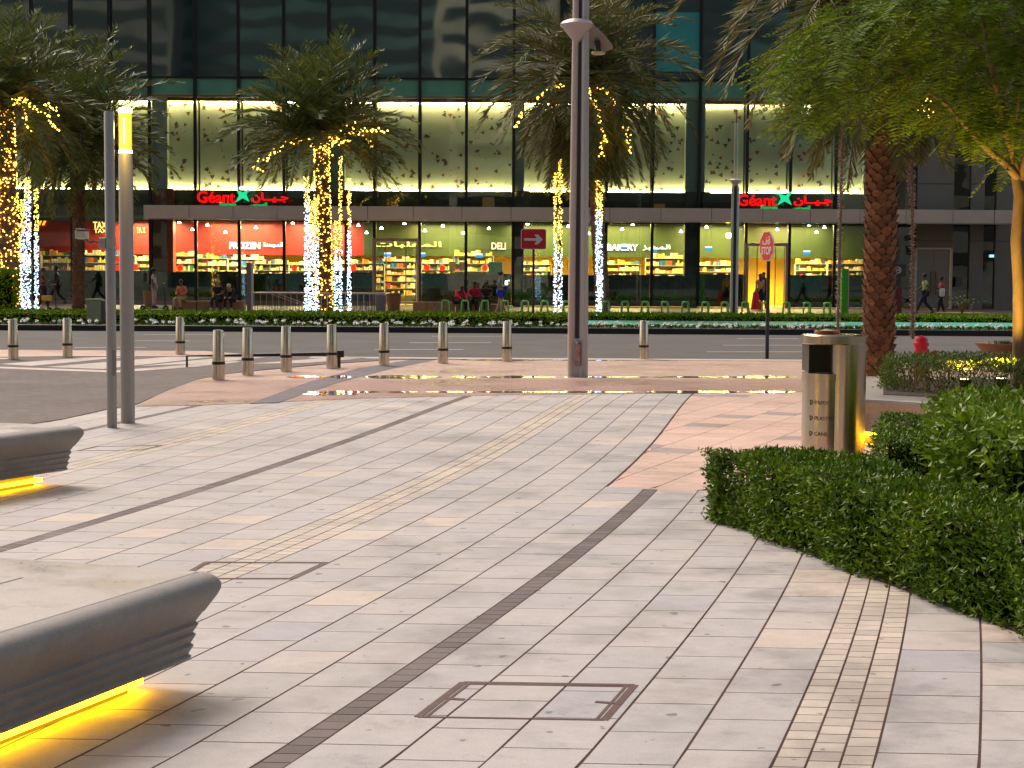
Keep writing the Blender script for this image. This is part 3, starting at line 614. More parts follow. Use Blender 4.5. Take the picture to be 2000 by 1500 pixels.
BL = [(26, 703, 'steel bollard at the far left edge of the crossing'), (132, 699, 'second steel bollard from the left edge'), (352, 693.5, 'steel bollard standing alone right of the two grey poles'), (427, 742, 'nearest steel bollard, leftmost of the diagonal row'), (484, 733, 'steel bollard second in the diagonal row after the nearest'), (559, 726, 'steel bollard third in the diagonal row'), (648, 720, 'steel bollard at the thick end of the black barrier bar'), (750, 715, 'steel bollard right of the black barrier bar end'), (865, 710, 'steel bollard midway between barrier bar and tall light pole'), (990, 706, 'steel bollard nearest left of the tall light pole'), (1257, 702, 'lone steel bollard right of the tall light pole')]
for i, (px, py, lb) in enumerate(BL):
    p = G(px, py)
    if i == 0: bp_.location = p; bp_['label'] = lb
    else: dup(bp_, p, random.uniform(0, 6), lb)
# barrier bar
a_, b_ = P(365, 695, G(560, 727).y + 1.2), P(662, 691, G(648, 720).y + .25)
r = thing('barrier_bar', 'black tapering barrier bar lying across behind three steel bollards', 'barrier', (b_.x, b_.y, 0))
d_ = a_ - b_
MB().tube([(0, 0, b_.z), tuple(Vector((0, 0, b_.z)) + d_ * .5), tuple(Vector((0, 0, b_.z)) + d_)], [.04, .028, .010], 8).build('bar', m_blackr, r)
MB().lathe((0, 0, 0), [(.03, 0), (.03, b_.z - .05)], 10).build('support', m_greyd, r); MB().box(-.03, .09, -.05, .05, b_.z - .06, b_.z + .06).build('clamp', m_greyd, r, bevel=.01)
q = Vector((0, 0, b_.z)) + d_; MB().lathe((q.x, q.y, 0), [(.02, 0), (.02, q.z)], 8).build('support', m_greyd, r)
# two poles at left
p = G(219, 835); r = thing('camera_pole', 'thin grey pole with a small camera box, left of the lit pole', 'pole', p)
hh = P(213, 220, p.y).z
MB().lathe((0, 0, 0), [(.052, 0), (.052, hh), (.045, hh + .01)], 20).build('shaft', m_grey, r, 40)
hb = MB().box(.02, .056, -.056, -.02, .55, .82); hb.build('hatch', M('hatch_grey', (.2, .2, .2), .4), r, bevel=.006)
z1 = P(200, 474, p.y).z
MB().lathe((0, 0, 0), [(.057, z1 - .05), (.057, z1 + .05)], 20).box(-.11, -.04, -.05, .05, z1 - .06, z1 + .05).build('bracket', m_grey, r, bevel=.006)
MB().tube([(-.1, 0, z1 - .01), (-.16, 0, z1 + .02), (-.2, 0, z1 - .0), (-.26, -.0, z1 + .04)], .012, 6).build('arm', m_greyd, r)
cb = MB().box(-.35, -.24, -.09, .09, z1 + .035, z1 + .125).build('camera_box', M('camera_white', (.42, .42, .38), .4), r, bevel=.015)
MB().box(-.34, -.235, -.1, .1, z1 + .126, z1 + .14).build('visor', m_greyd, cb, bevel=.006)
p = G(250, 826); r = thing('lit_bollard_pole', 'thicker round grey pole topped by a glowing yellow glass cylinder', 'lamp post', p)
hz = P(246, 300, p.y).z; ht = P(245, 212, p.y).z
MB().lathe((0, 0, 0), [(.075, 0), (.075, hz - .04), (.07, hz)], 28).build('shaft', m_grey, r, 40)
m_lglass = M('lamp_tube_glow', (.9, .6, .1), .2, emit=(1, .48, .02), estr=.42)
MB().lathe((0, 0, 0), [(.068, hz), (.068, ht - .02)], 28).build('glass_cylinder', m_lglass, r, 40)
m_lhot = emis('lamp_hot', (1, .72, .25), 22)
MB().lathe((0, 0, 0), [(.0695, hz + .005), (.0695, hz + .035)], 28).build('hot_ring', m_lhot, r, 40); MB().lathe((0, 0, 0), [(.0695, ht - .05), (.0695, ht - .02)], 28).build('hot_ring', m_lhot, r, 40)
vv = MB(); vv.lathe((0, -.052, 0), [(.045, hz + .03), (.02, hz + .08), (.003, hz + .13)], 12, 1, .4); vv.lathe((0, -.052, 0), [(.003, ht - .14), (.02, ht - .09), (.04, ht - .04)], 12, 1, .4); vv.tube([(0, -.068, hz + .1), (0, -.068, ht - .1)], .004, 6); vv.build('light_cone', m_lhot, r, 60)
MB().lathe((0, 0, 0), [(.072, ht - .02), (.07, ht), (.03, ht + .012)], 28).build('cap', m_lhot, r, 40)
ld = bpy.data.lights.new('pole_lamp_light', 'POINT'); ld.energy = 9; ld.shadow_soft_size = .1; ld.color = (1, .66, .15); lo = bpy.data.objects.new('pole_lamp_light', ld); COL.objects.link(lo); lo.location = p + Vector((.0, -.35, (hz + ht) / 2))
# tall central light pole
p = G(1128, 735); r = thing('street_light_pole', 'tall twin-tube grey light pole with disc lamp heads in the middle', 'street light', p)
zt = 9.0; yw = p.y
m_polel = M('pole_light_face', (.62, .54, .48), .4, .2, col2=(.56, .49, .44), nscale=3); m_poler = M('pole_grey_face', (.52, .52, .54), .32, .35)
MB().tube([(-.105, 0, .0), (-.105, 0, 1.2), (-.075, 0, 6.4), (-.065, 0, zt)], [.062, .06, .05, .045], 14).build('left_tube', m_polel, r, 50)
MB().tube([(.09, 0, .0), (.09, 0, 1.2), (.075, 0, 6.4), (.065, 0, zt)], [.08, .075, .062, .055], 14).build('right_tube', m_poler, r, 50)
MB().box(-.06, .03, -.012, .03, 0, zt).build('dark_channel', m_greyd, r)
MB().box(-.09, .09, -.05, .05, 0, .62).build('base_sleeve', m_poler, r, bevel=.01)
zz = P(1125, 690, yw).z; MB().box(-.05, .04, -.11, -.06, zz - .2, zz + .16).lathe((-.005, -.09, zz + .16), [(.045, 0), (.03, .04), (.005, .055)], 12).build('hatch_panel', M('hatch_steel', (.5, .42, .42), .25, .8, col2=(.25, .1, .1), nscale=9), r, bevel=.01)
def lamp_head(parent, c, R, tiltv, sc=1):
    mb = MB(); k = 28; vs = []; fs = []
    rings = [(.02, .085), (.5, .075), (.85, .04), (1, 0), (.93, -.02), (.55, -.14), (.16, -.26), (.05, -.3)]
    for q, (rr_, zz_) in enumerate(rings):
        for i in range(k):
            t = 2 * math.pi * i / k; vs.append((c[0] + R * rr_ * math.cos(t), c[1] + R * rr_ * math.sin(t), c[2] + zz_ * sc))
    for j in range(len(rings) - 1):
        for i in range(k): fs.append((j * k + (i + 1) % k, j * k + i, (j + 1) * k + i, (j + 1) * k + (i + 1) % k))
    fs.append(tuple(range(k))); mb.add(vs, fs)
    return mb.build('lamp_disc', m_lampd, parent, 40)
m_lampd = M('lamp_disc_paint', (.50, .46, .48), .4, .2)
zd = P(1120, 48, yw).z
lamp_head(r, (-.06, 0, zd), .275, 0, 1.1)
# the long tilted blade reaching to lower right
blade = MB(); n_ = 16; c0 = Vector((-.06, .1, zd - .01)); dx = Vector((.47, .22, -.37)); vs = []
for i in range(n_ + 1):
    t = i / n_; wd = (.27 - .09 * t) * math.sqrt(max(.02, 1 - max(0, (t - .86) / .14) ** 2)); q = c0 + dx * t + Vector((0, 0, .03 * math.sin(math.pi * t)))
    vs += [(q.x - wd, q.y, q.z), (q.x + wd, q.y, q.z), (q.x + wd, q.y + .02, q.z + .035), (q.x - wd, q.y + .02, q.z + .035)]
fs = [(3, 2, 1, 0)]
for i in range(n_):
    for k in range(4): fs.append((4 * i + k, 4 * i + (k + 1) % 4, 4 * i + 4 + (k + 1) % 4, 4 * i + 4 + k))
fs.append(tuple(4 * n_ + k for k in (0, 1, 2, 3))); blade.add(vs, fs)
bl = blade.build('reflector_blade', M('blade_paint', (.34, .27, .24), .45), r, 40)
MB().lathe((c0.x + .36, .18, c0.z - .44), [(.10, 0), (.115, .015), (.11, .04)], 20).build('lamp_lens', M('lens_yellowish', (.55, .5, .25), .3), bl, 40)
MB().tube([(c0.x + .36, .18, c0.z - .41), (c0.x + .34, .2, c0.z - .22)], .05, 10).build('lens_neck', m_greyd, bl)
# far slim pole
p = P(1433, 612, 61); p.z = .15; r = thing('slim_street_light', 'slim twin-tube light pole across the street with a small disc lamp', 'street light', p)
h1 = P(1434, 240, 61).z - .15
MB().tube([(-.1, 0, 0), (-.1, 0, h1 * .66), (-.06, 0, h1 * .7), (-.05, 0, h1)], [.055, .05, .03, .025], 10).build('left_tube', m_polel, r, 50)
MB().tube([(.1, 0, 0), (.1, 0, h1 * .66), (.06, 0, h1 * .7), (.05, 0, h1)], [.055, .05, .03, .025], 10).build('right_tube', m_poler, r, 50)
MB().box(-.06, .06, -.01, .02, 0, h1 * .68).build('dark_channel', m_greyd, r); zd = P(1434, 352, 61).z - .15
lamp_head(r, (0, 0, zd), .25, 0, .7); MB().tube([(0, 0, h1), (0, 0, h1 + .5)], .02, 6).build('spike', m_greyd, r)
# signs
def board(pts_out, y, th): return MB().add([], [])
def sign_plate(mb, outline, y0, y1):
    n = len(outline); vs = [(x, y0, z) for x, z in outline] + [(x, y1, z) for x, z in outline]
    mb.add(vs, [tuple(range(n)), tuple(range(2 * n - 1, n - 1, -1))] + [(i, n + i, n + (i + 1) % n, (i + 1) % n) for i in range(n)])
def rrect(w, h, rad, k=5):
    o = []
    for cx_, cz_, a0 in ((w - rad, h - rad, 0), (-w + rad, h - rad, 90), (-w + rad, -h + rad, 180), (w - rad, -h + rad, 270)):
        for i in range(k + 1): t = math.radians(a0 + 90 * i / k); o.append((cx_ + rad * math.cos(t), cz_ + rad * math.sin(t)))
    return o[::-1]
m_sred = M('sign_red_paint', (.62, .006, .018), .4); m_swh = M('sign_white_paint', (.72, .66, .62), .4)
yy = 50.6; p = P(1041, 640, yy); r = thing('arrow_sign', 'red rectangular road sign with white arrow pointing right', 'road sign', (p.x, yy, .155)); c = P(1041, 467, yy); w_ = .39; h_ = .315; zc = c.z - .155
mb = MB(); sign_plate(mb, [(x, zc + z) for x, z in rrect(w_, h_, .07)], -.03, -.0); mb.build('border', m_swh, r)
mb = MB(); sign_plate(mb, [(x, zc + z) for x, z in rrect(w_ - .02, h_ - .02, .055)], -.034, -.03); mb.build('red_face', m_sred, r)
ar = [(-.29, -.04), (-.29, .035), (.1, .035), (.02, .15), (.13, .15), (.29, 0), (.13, -.15), (.02, -.15), (.1, -.04)][::-1]
mb = MB(); sign_plate(mb, [(x, zc + z - .01) for x, z in ar[::-1]][::-1], -.038, -.034); mb.build('arrow', m_swh, r)
MB().tube([(0, .035, 0), (0, .035, zc + .2)], .038, 10).build('post', m_greyd, r, 50)
yy = 33.2; p = P(1498, 700, yy); c = P(1495, 481, yy); rz = math.radians(-72)
r = thing('stop_sign', 'red octagonal stop sign turned aside on a dark post', 'road sign', (p.x, yy, 0), rz); zc = c.z
def octo(R, sc=1): return [(R * math.cos(math.radians(22.5 + 45 * i)), zc + R * math.sin(math.radians(22.5 + 45 * i))) for i in range(8)][::-1]
mb = MB(); sign_plate(mb, octo(.325), -.05, -.03); mb.build('border', m_swh, r); mb = MB(); sign_plate(mb, octo(.305), -.054, -.05); mb.build('red_face', m_sred, r)
mb = MB(); text_fit(mb, 'STOP', -.22, .22, -.056, zc - .17, zc - .01, .002, .02); mb.build('lettering', m_swh, r)
mb = MB(); text_fit(mb, AR(0xFED2, 0xFED7), -.17, .17, -.056, zc + .03, zc + .2, .002, .02); mb.build('arabic_lettering', m_swh, r)
MB().lathe((0, 0, 0), [(.038, 0), (.038, zc + .2)], 14).build('post', m_greyd, r, 50)
# recycling bin
p = G(1622, 896); R_ = .27; r = thing('recycling_bin', 'tall polished steel recycling bin with ashtray top behind the clipped hedge', 'litter bin', p)
hb = P(1620, 652, p.y).z; hd = P(1600, 727, p.y).z
m_binst = M('bin_steel', (.50, .43, .33), .22, 1., col2=(.42, .36, .28), nscale=22, stretch=(1, 1, .02), bump=(50, .12, .002))
MB().lathe((0, 0, 0), [(.262, 0), (.262, hd - .07), (.267, hd - .068), (.267, hd - .002), (.262, hd)], 40).build('drum', m_binst, r, 30)
MB().lathe((0, 0, 0), [(.245, hd + .001), (.235, hd + .012), (.1, hd + .013)], 32).build('drum_top', m_greyd, r, 30)
MB().box(-.235, .2, -.14, .2, hd + .01, hb - .085).build('dark_inner_box', M('bin_inside', (.012, .01, .007), .35), r)
MB().lathe((.105, -.16, 0), [(.162, .0), (.162, hb - .08)], 40).build('front_column', m_binst, r, 30)
MB().lathe((0.0, -.03, 0), [(.272, hb - .088), (.282, hb - .08), (.283, hb - .012), (.274, hb - .002), (.15, hb), (.01, hb)], 48, 1, 1.08).build('lid', m_binst, r, 30)
MB().lathe((-.05, .0, 0), [(.11, hb), (.115, hb + .012), (.11, hb + .03), (.1, hb + .03), (.095, hb + .012), (.02, hb + .01)], 28).build('ashtray', M('copper_rim', (.35, .13, .05), .3, .7), r, 40)
mb = MB().lathe((-.05, 0, 0), [(.09, hb + .015), (.06, hb + .03), (.03, hb + .04), (.005, hb + .045)], 16); mb.build('ash_sand', M('ash_grey', (.5, .42, .36), .9, col2=(.2, .17, .15), nscale=40, bump=(60, 1, .01)), r)
m_ink = M('black_ink', (.02, .015, .01), .6)
for t, py in (('PAPER', 783), ('PLASTIC', 813), ('CANS', 843)):
    zc = P(1580, py, p.y).z; vs, fs, w, h = text_mb(t, 1, .0, .0)
    mb = MB(); k = .034 / h
    def wrap(v, a0): th = a0 + v[0] * k / .268; return (.2655 * math.sin(th), -.2655 * math.cos(th), zc - .017 + v[2] * k)
    a0 = math.atan2(-.185, .19)
    mb.add([wrap(v, a0) for v in vs], fs); a0 -= .062 / .268
    for q in range(3):   # three bent arrows
        t0 = math.radians(90 + 120 * q); A = []
        for s_, rr_ in ((-.9, .02), (.55, .02), (.55, .013), (-.9, .011)): A.append((rr_ * math.cos(t0 + s_), rr_ * math.sin(t0 + s_) * 1.15))
        mb.add([wrap((a[0] / k + .02 / k, 0, a[1] / k + h / 2), a0) for a in A], [(0, 1, 2, 3)])
        A = [(.026 * math.cos(t0 + .5), .03 * math.sin(t0 + .5)), (.005 * math.cos(t0 + .5), .006 * math.sin(t0 + .5)), (.019 * math.cos(t0 + 1.1), .021 * math.sin(t0 + 1.1))]
        mb.add([wrap((a[0] / k + .02 / k, 0, a[1] / k + h / 2), a0) for a in A], [(0, 1, 2)])
    mb.build('printed_label', m_ink, r)
# concrete light benches
m_conc = tile_mat('bench_concrete', [(0, (.30, .275, .25)), (.9, (.29, .27, .245))], .85, sc=2, rough=.6, spot=.95); m_conct = tile_mat('bench_top_concrete', [(0, (.35, .325, .30)), (.9, (.34, .32, .30))], .86, sc=1.5, rough=.36, spot=.95)
m_led = emis('bench_led', (1, .50, .006), 24)
def slab_bench(name, label, corner, u, v, L, Wd, h=.45, joints=(1.1,)):
    """corner: far corner on the visible side; u runs along the visible long side towards the viewer, v across"""
    u = Vector((*u, 0)).normalized(); v = Vector((*v, 0)).normalized(); r = thing(name, label, 'bench', (corner[0], corner[1], 0))
    prof = [(0.10, .125), (.092, .135), (.102, .142), (.085, .165), (.095, .172), (.078, .195), (.088, .202), (.07, .225), (.08, .232), (.06, .255), (.052, .26), (.014, .36), (.003, .385), (.003, .405), (.012, .425), (.028, .438), (.05, .447), (.08, .45)]
    prof = [(a, .11 + (z - .125) * 1.4 if z < .2605 else z) if z < .2605 else (a, max(z, .30 + (z - .36) * .5) if z < .37 else z) for a, z in prof]
    n = len(prof); ring = []
    mb = MB(); vs = []; rad = .05
    loops = []
    for ins, z in prof:   # rounded rectangle outline per level
        lp = []
        for (cu, cv, a0) in ((0, 0, 0), (L, 0, 1), (L, Wd, 2), (0, Wd, 3)):
            for k in range(4):
                t = k / 3 * math.pi / 2; rr_ = max(rad - ins * .3, .015)
                # corner rounding
                su = 1 if cu == 0 else -1; sv = 1 if cv == 0 else -1
                if a0 == 0: du, dv = math.sin(t), math.cos(t)
                elif a0 == 1: du, dv = math.cos(t), math.sin(t)
                elif a0 == 2: du, dv = math.sin(t), math.cos(t)
                else: du, dv = math.cos(t), math.sin(t)
                if a0 == 0: aa, bb_ = 1 - math.cos(t), 1 - math.sin(t)
                elif a0 == 1: aa, bb_ = 1 - math.sin(t), 1 - math.cos(t)
                elif a0 == 2: aa, bb_ = 1 - math.cos(t), 1 - math.sin(t)
                else: aa, bb_ = 1 - math.sin(t), 1 - math.cos(t)
                pu = cu + su * (ins + rr_ * aa); pv = cv + sv * (ins + rr_ * bb_)
                lp.append((pu, pv, z))
        # order: walk corners consistently
        loops.append(lp)
    m_ = len(loops[0])
    for lp in loops:
        for pu, pv, z in lp: q = u * pu + v * pv; vs.append((q.x, q.y, z))
    fs = []
    for j in range(n - 1):
        for i in range(m_): fs.append((j * m_ + i, j * m_ + (i + 1) % m_, (j + 1) * m_ + (i + 1) % m_, (j + 1) * m_ + i))
    mb.add(vs, fs); mb.poly([vs[i] for i in range(m_)][::-1])
    mb.build('ribbed_side', m_conc, r, 35)
    top = [((u * a + v * b).x, (u * a + v * b).y) for a, b in ((.078, .078), (L - .078, .078), (L - .078, Wd - .078), (.078, Wd - .078))]
    MB().prism(top, .42, .452).build('top_slab', m_conct, r, bevel=.004)
    jb = MB()
    for jv in joints: a1 = u * .42 + v * jv; a2 = u * (L - .1) + v * jv; w2 = v * .004; jb.quad(*[tuple(Vector((q.x, q.y, .4535))) for q in (a1 - w2, a2 - w2, a2 + w2, a1 + w2)])
    jb.build('top_joint', m_greyd, r)
    pl_ = [((u * a + v * b).x, (u * a + v * b).y) for a, b in ((.27, .27), (L - .27, .27), (L - .27, Wd - .27), (.27, Wd - .27))]
    MB().prism(pl_, 0.0, .124).build('plinth', M('plinth_dark', (.10, .09, .08), .8), r)
    led = MB()
    for (a0, b0_, a1_, b1_) in ((.22, .235, L - .22, .255), (.22, Wd - .255, L - .22, Wd - .235), (.235, .255, .255, Wd - .255), (L - .255, .255, L - .235, Wd - .255)):
        q = [((u * a + v * b).x, (u * a + v * b).y) for a, b in ((a0, b0_), (a1_, b0_), (a1_, b1_), (a0, b1_))]; led.prism(q, .03, .055)
    led.build('led_strip', m_led, r); return r
c1 = G(436, 1128, .42); slab_bench('concrete_bench', 'large pale concrete bench at lower left with yellow underglow', (c1.x + .015, c1.y), (-.36, -.933), (-.95, .31), 2.6, 1.9, joints=(.62,))
c2 = G(168, 838, .42); slab_bench('concrete_bench', 'smaller-looking pale concrete bench at mid left edge with yellow underglow', (c2.x + .01, c2.y), (-.42, -.907), (-.95, .31), 2.6, 1.9, joints=(.7,))
# manhole covers
m_rust = M('rusty_frame', (.05, .022, .016), .7, col2=(.10, .045, .03), nscale=20)
def cover(pts, label, w=.012, slots=True):
    q = [G(*p_) for p_ in pts]; o = q[0].copy(); r = thing('manhole_cover', label, 'manhole cover', (o.x, o.y, 0)); q = [Vector((a.x - o.x, a.y - o.y, 0)) for a in q]
    mb = MB()
    for i in range(4):
        a, b = q[i], q[(i + 1) % 4]; d = (b - a).normalized(); nn = Vector((-d.y, d.x, 0)); ww = w * (.35 if i == 2 and slots else 1)
        for off, wd in ((0, ww), (ww * 1.9, ww * .45)):
            a2 = a + nn * -off; b2 = b + nn * -off
            mb.prism([(a2 + nn * wd).to_tuple()[:2], (b2 + nn * wd).to_tuple()[:2], (b2 - nn * wd).to_tuple()[:2], (a2 - nn * wd).to_tuple()[:2]], -.002, .0012 + .0002 * i + .0001 * (off > 0))
    mb.build('frame', m_rust, r)
    if slots:
        for a, b in ((G(868, 1364), G(907, 1367)), (G(1163, 1371), G(1215, 1375))):
            a -= o; b -= o; a.z = b.z = 0; d = (b - a).normalized(); nn = Vector((-d.y, d.x, 0)) * .013
            MB().prism([tuple((a + nn))[:2], tuple((b + nn))[:2], tuple((b - nn))[:2], tuple((a - nn))[:2]], -.002, .0022).build('lifting_slot', m_rust, r)
    return r
cover([(816, 1401), (1180, 1407), (1240, 1338), (905, 1333)][::-1], 'square inset manhole cover with rusty rim at the bottom centre', .015)
cover([(345, 1131), (572, 1131), (640, 1099), (402, 1098)][::-1], 'inset cover with black rim beside the big bench corner', .012, False)
cover([(150, 881), (190, 872), (316, 870), (278, 879)], 'inset cover with thin rim right of the far concrete bench', .008, False)
# hydrant
p = G(1797, 761); p.z = 0; r = thing('fire_hydrant', 'bright red fire hydrant behind the thin hedge', 'hydrant', p); m_hyd = M('hydrant_red', (.60, .008, .03), .35); hz = P(1795, 655, p.y).z
MB().lathe((0, 0, 0), [(.14, 0), (.14, .04), (.1, .05), (.095, hz - .16), (.115, hz - .155), (.115, hz - .11), (.1, hz - .1), (.09, hz - .04), (.05, hz - .01), (.001, hz)], 22).build('barrel', m_hyd, r, 30)
mb = MB().tube([(.05, 0, hz - .3), (.19, 0, hz - .3)], .065, 14).tube([(.17, 0, hz - .3), (.21, 0, hz - .3)], .08, 14); mb.build('outlet', m_hyd, r, 30)
MB().tube([(-.05, 0, hz - .31), (-.13, 0, hz - .31)], .05, 12).build('side_outlet', M('grey_cap', (.12, .12, .13), .3, .7), r, 30)
MB().tube([(-.13, 0, hz - .31), (-.2, 0, hz - .31)], [.02, .03], 8).build('cap_handle', MATS['grey_cap'], r, 30)
MB().tube([(.1, -.02, hz - .2), (.13, -.04, hz - .27), (.12, -.05, hz - .36)], .008, 6).build('chain', M('chain_dark', (.2, .02, .03), .5), r)
# bowl planters
m_bowl = M('bowl_brown', (.20, .10, .045), .6, col2=(.15, .08, .035), nscale=4)
p = P(1962, 700, 29); r = thing('bowl_planter', 'wide dark funnel-shaped planter bowl left of the feathery tree trunk', 'planter', (p.x, 29, 0)); h_ = P(1962, 670, 29).z
MB().lathe((0, 0, 0), [(.14, 0), (.15, .05), (.50, h_ - .03), (.53, h_), (.49, h_), (.3, h_ - .04), (.05, h_ - .04)], 30).build('bowl', m_bowl, r, 30)
rg = np.random.default_rng(5); c_ = rg.normal(0, .12, (60, 3)) * (1, 1, .0) + (0, 0, h_ - .03); leafmesh('sprouts', c_, rg.normal(0, .5, (60, 3)) + (0, 0, 1), rg.normal(0, 1, (60, 3)), .09, .03, M('sprout_leaf', (.06, .09, .02), .6), r)
p = P(1878, 622, 60); r = thing('bowl_planter', 'low brown bowl planter with a bare shrub across the street', 'planter', (p.x, 60, .15)); 
MB().lathe((0, 0, 0), [(.45, 0), (.5, .03), (.95, .25), (.98, .28), (.9, .28), (.6, .22), (.1, .22)], 30).build('bowl', M('bowl_olive', (.22, .15, .05), .6), r, 30)
mb = MB(); rr = random.Random(4)
for k in range(16): a = rr.uniform(0, 6.28); d = rr.uniform(.1, .45); mb.tube([(0, 0, .22), (d * .4 * math.cos(a), d * .4 * math.sin(a), .5), (d * math.cos(a), d * math.sin(a), rr.uniform(.7, 1.0))], [.02, .014, .006], 5)
mb.build('stems', M('stem_brown', (.16, .13, .06), .8), r); c_ = rg.normal(0, .25, (160, 3)) * (1, 1, .6) + (0, 0, .65); leafmesh('leaves', c_, rg.normal(0, 1, (160, 3)), rg.normal(0, 1, (160, 3)), .09, .05, M('dull_leaf', (.12, .12, .04), .7), r)
# green racks across the street
m_rack = M('rack_green', (.05, .30, .03), .35); m_rackl = M('rack_green_light', (.16, .5, .10), .3)
def rack():
    r = thing('green_rack', 'x', 'cycle rack', (0, 0, 0), 0, 'green frame racks in a row across the street')
    MB().tube([(-.15, -.1, 0), (-.11, -.1, .58), (-.08, -.1, .61), (.08, -.1, .61), (.11, -.1, .58), (.15, -.1, 0)], .03, 8).build('front_hoop', m_rackl, r, 50)
    MB().tube([(-.10, .22, 0), (-.07, .22, .56), (.09, .22, .56), (.16, .22, 0)], .024, 8).build('rear_hoop', m_rack, r, 50)
    MB().box(-.1, .12, -.1, .22, .575, .61).build('top_plate', m_rackl, r, bevel=.01)
    MB().box(.095, .11, -.08, .2, .05, .57).build('side_panel', m_rack, r)
    return r
rk = rack(); RX = [870, 908, 947, 986, 1025, 1063, 1106, 1183, 1220, 1259, 1298, 1338, 1377, 1415, 1455, 1494, 1535, 1575, 1615]
RN = ['leftmost green rack, in front of the seated people', 'green rack second from the left end', 'green rack just left of the walking woman', 'green rack at the feet of the walking woman', 'green rack just left of the arrow sign post', 'green rack just right of the arrow sign post', 'green rack hidden partly by the tall central pole', 'green rack right beside the white-lit palm trunk', 'green rack second right of the white-lit palm', 'green rack behind the lone bollard right of the central pole', 'green rack left of the yellow column reflection', 'green rack under the yellow column reflection', 'green rack two left of the slim far pole', 'green rack touching the left of the slim far pole', 'green rack right of the slim far pole', 'green rack behind the stop sign post', 'green rack right of the stop sign post', 'green rack second right of the stop sign post', 'rightmost green rack, beside the fuzzy hanging garland']
for i, (px, lb) in enumerate(zip(RX, RN)):
    q = P(px, 617, 60); q.z = .152
    if i == 0: rk.location = q; rk['label'] = lb
    else: dup(rk, q, 0, lb)
# green pylon
q0, q1 = P(1643, 618, 61), P(1657, 618, 61); r = thing('green_pylon', 'tall plain green information pylon left of the big palm', 'pylon', (q0.x, 61, .15)); w = q1.x - q0.x; hh = P(1650, 525, 61).z - .15
MB().box(0, w * .85, 0, .3, 0, hh).build('green_slab', M('pylon_green', (.035, .30, .01), .4), r, bevel=.01); MB().box(w * .85 + .002, w, -.02, .32, 0, hh).build('side_edge', M('pylon_edge', (.35, .32, .25), .4), r, bevel=.01)
# metro sign, dark red panel
q0, q1 = P(1738, 540, 66), P(1770, 515, 66); r = thing('metro_sign', 'dark sign panel with a round white M symbol behind the big palm', 'sign', (q0.x, 66, .15)); w = q1.x - q0.x
MB().box(0, w, 0, .08, q0.z - .15, q1.z - .15).build('panel', M('sign_dark', (.03, .03, .035), .4), r, bevel=.01)
mb = MB(); cx_, cz_ = w * .5, (q0.z + q1.z) / 2 - .15
for k in range(24):
    t0, t1 = 2 * math.pi * k / 24, 2 * math.pi * (k + 1) / 24; mb.quad(*[(cx_ + rr_ * math.cos(t), -.006, cz_ + rr_ * math.sin(t)) for rr_, t in ((.13, t0), (.13, t1), (.105, t1), (.105, t0))])
text_fit(mb, 'M', cx_ - .06, cx_ + .06, -.006, cz_ - .06, cz_ + .06, .002, .01); mb.build('symbol', m_swh, r)
MB().box(w * .3, w * .7, .01, .07, 0, q0.z - .15).build('post', m_greyd, r)
q0, q1 = P(1746, 612, 63), P(1762, 560, 63); r = thing('dark_red_panel', 'dark red upright panel right behind the big palm trunk', 'panel', (q0.x, 63, .15)); w = q1.x - q0.x; hh = q1.z - .15
MB().box(0, w, 0, .06, .1, hh).build('board', M('maroon', (.10, .012, .02), .4), r, bevel=.01); MB().box(.04, .09, .0, .05, 0, .1).box(w - .09, w - .04, .0, .05, 0, .1).build('foot', m_greyd, r)
# utility cabinet and small grey box
q0, q1 = P(169, 634, 50), P(205, 586, 50); r = thing('utility_cabinet', 'pale green utility cabinet in the flower bed left of the thin pole', 'cabinet', (q0.x, 50, .155)); w = q1.x - q0.x; hh = q1.z - .155
m_cab = M('cabinet_paint', (.34, .34, .19), .5, col2=(.30, .31, .18), nscale=4)
MB().box(0, w * .78, 0, .4, 0, hh).build('body', m_cab, r, bevel=.01); MB().box(w * .78 + .003, w, .02, .4, .05, hh * .98).build('side_box', M('cabinet_grey', (.12, .11, .11), .5), r, bevel=.01); MB().box(-.02, w * .8, -.02, .42, hh, hh + .03).build('lid', m_cab, r, bevel=.01)
# pots
def pot(px0, px1, py0, py1, Y, label, c):
    a = P(px0, py1, Y); b = P(px1, py0, Y); R = (b.x - a.x) / 2; r = thing('plant_pot', label, 'plant pot', ((a.x + b.x) / 2, Y, .15)); hh = b.z - .15
    MB().lathe((0, 0, 0), [(R * .72, 0), (R * .74, .02), (R * .97, hh - .05), (R, hh - .04), (R, hh), (R * .88, hh), (R * .86, hh - .08), (.02, hh - .08)], 24).build('pot', M('pot_%d' % px0, c, .6, col2=tuple(q * .7 for q in c), nscale=3), r, 30)
    return r, R, hh
pot(754, 784, 573, 611, 66, 'brown round plant pot right of the stair railing', (.22, .12, .05)); pot(279, 300, 568, 600, 74, 'tapered wooden-brown pot behind the scooter rider', (.32, .17, .05))
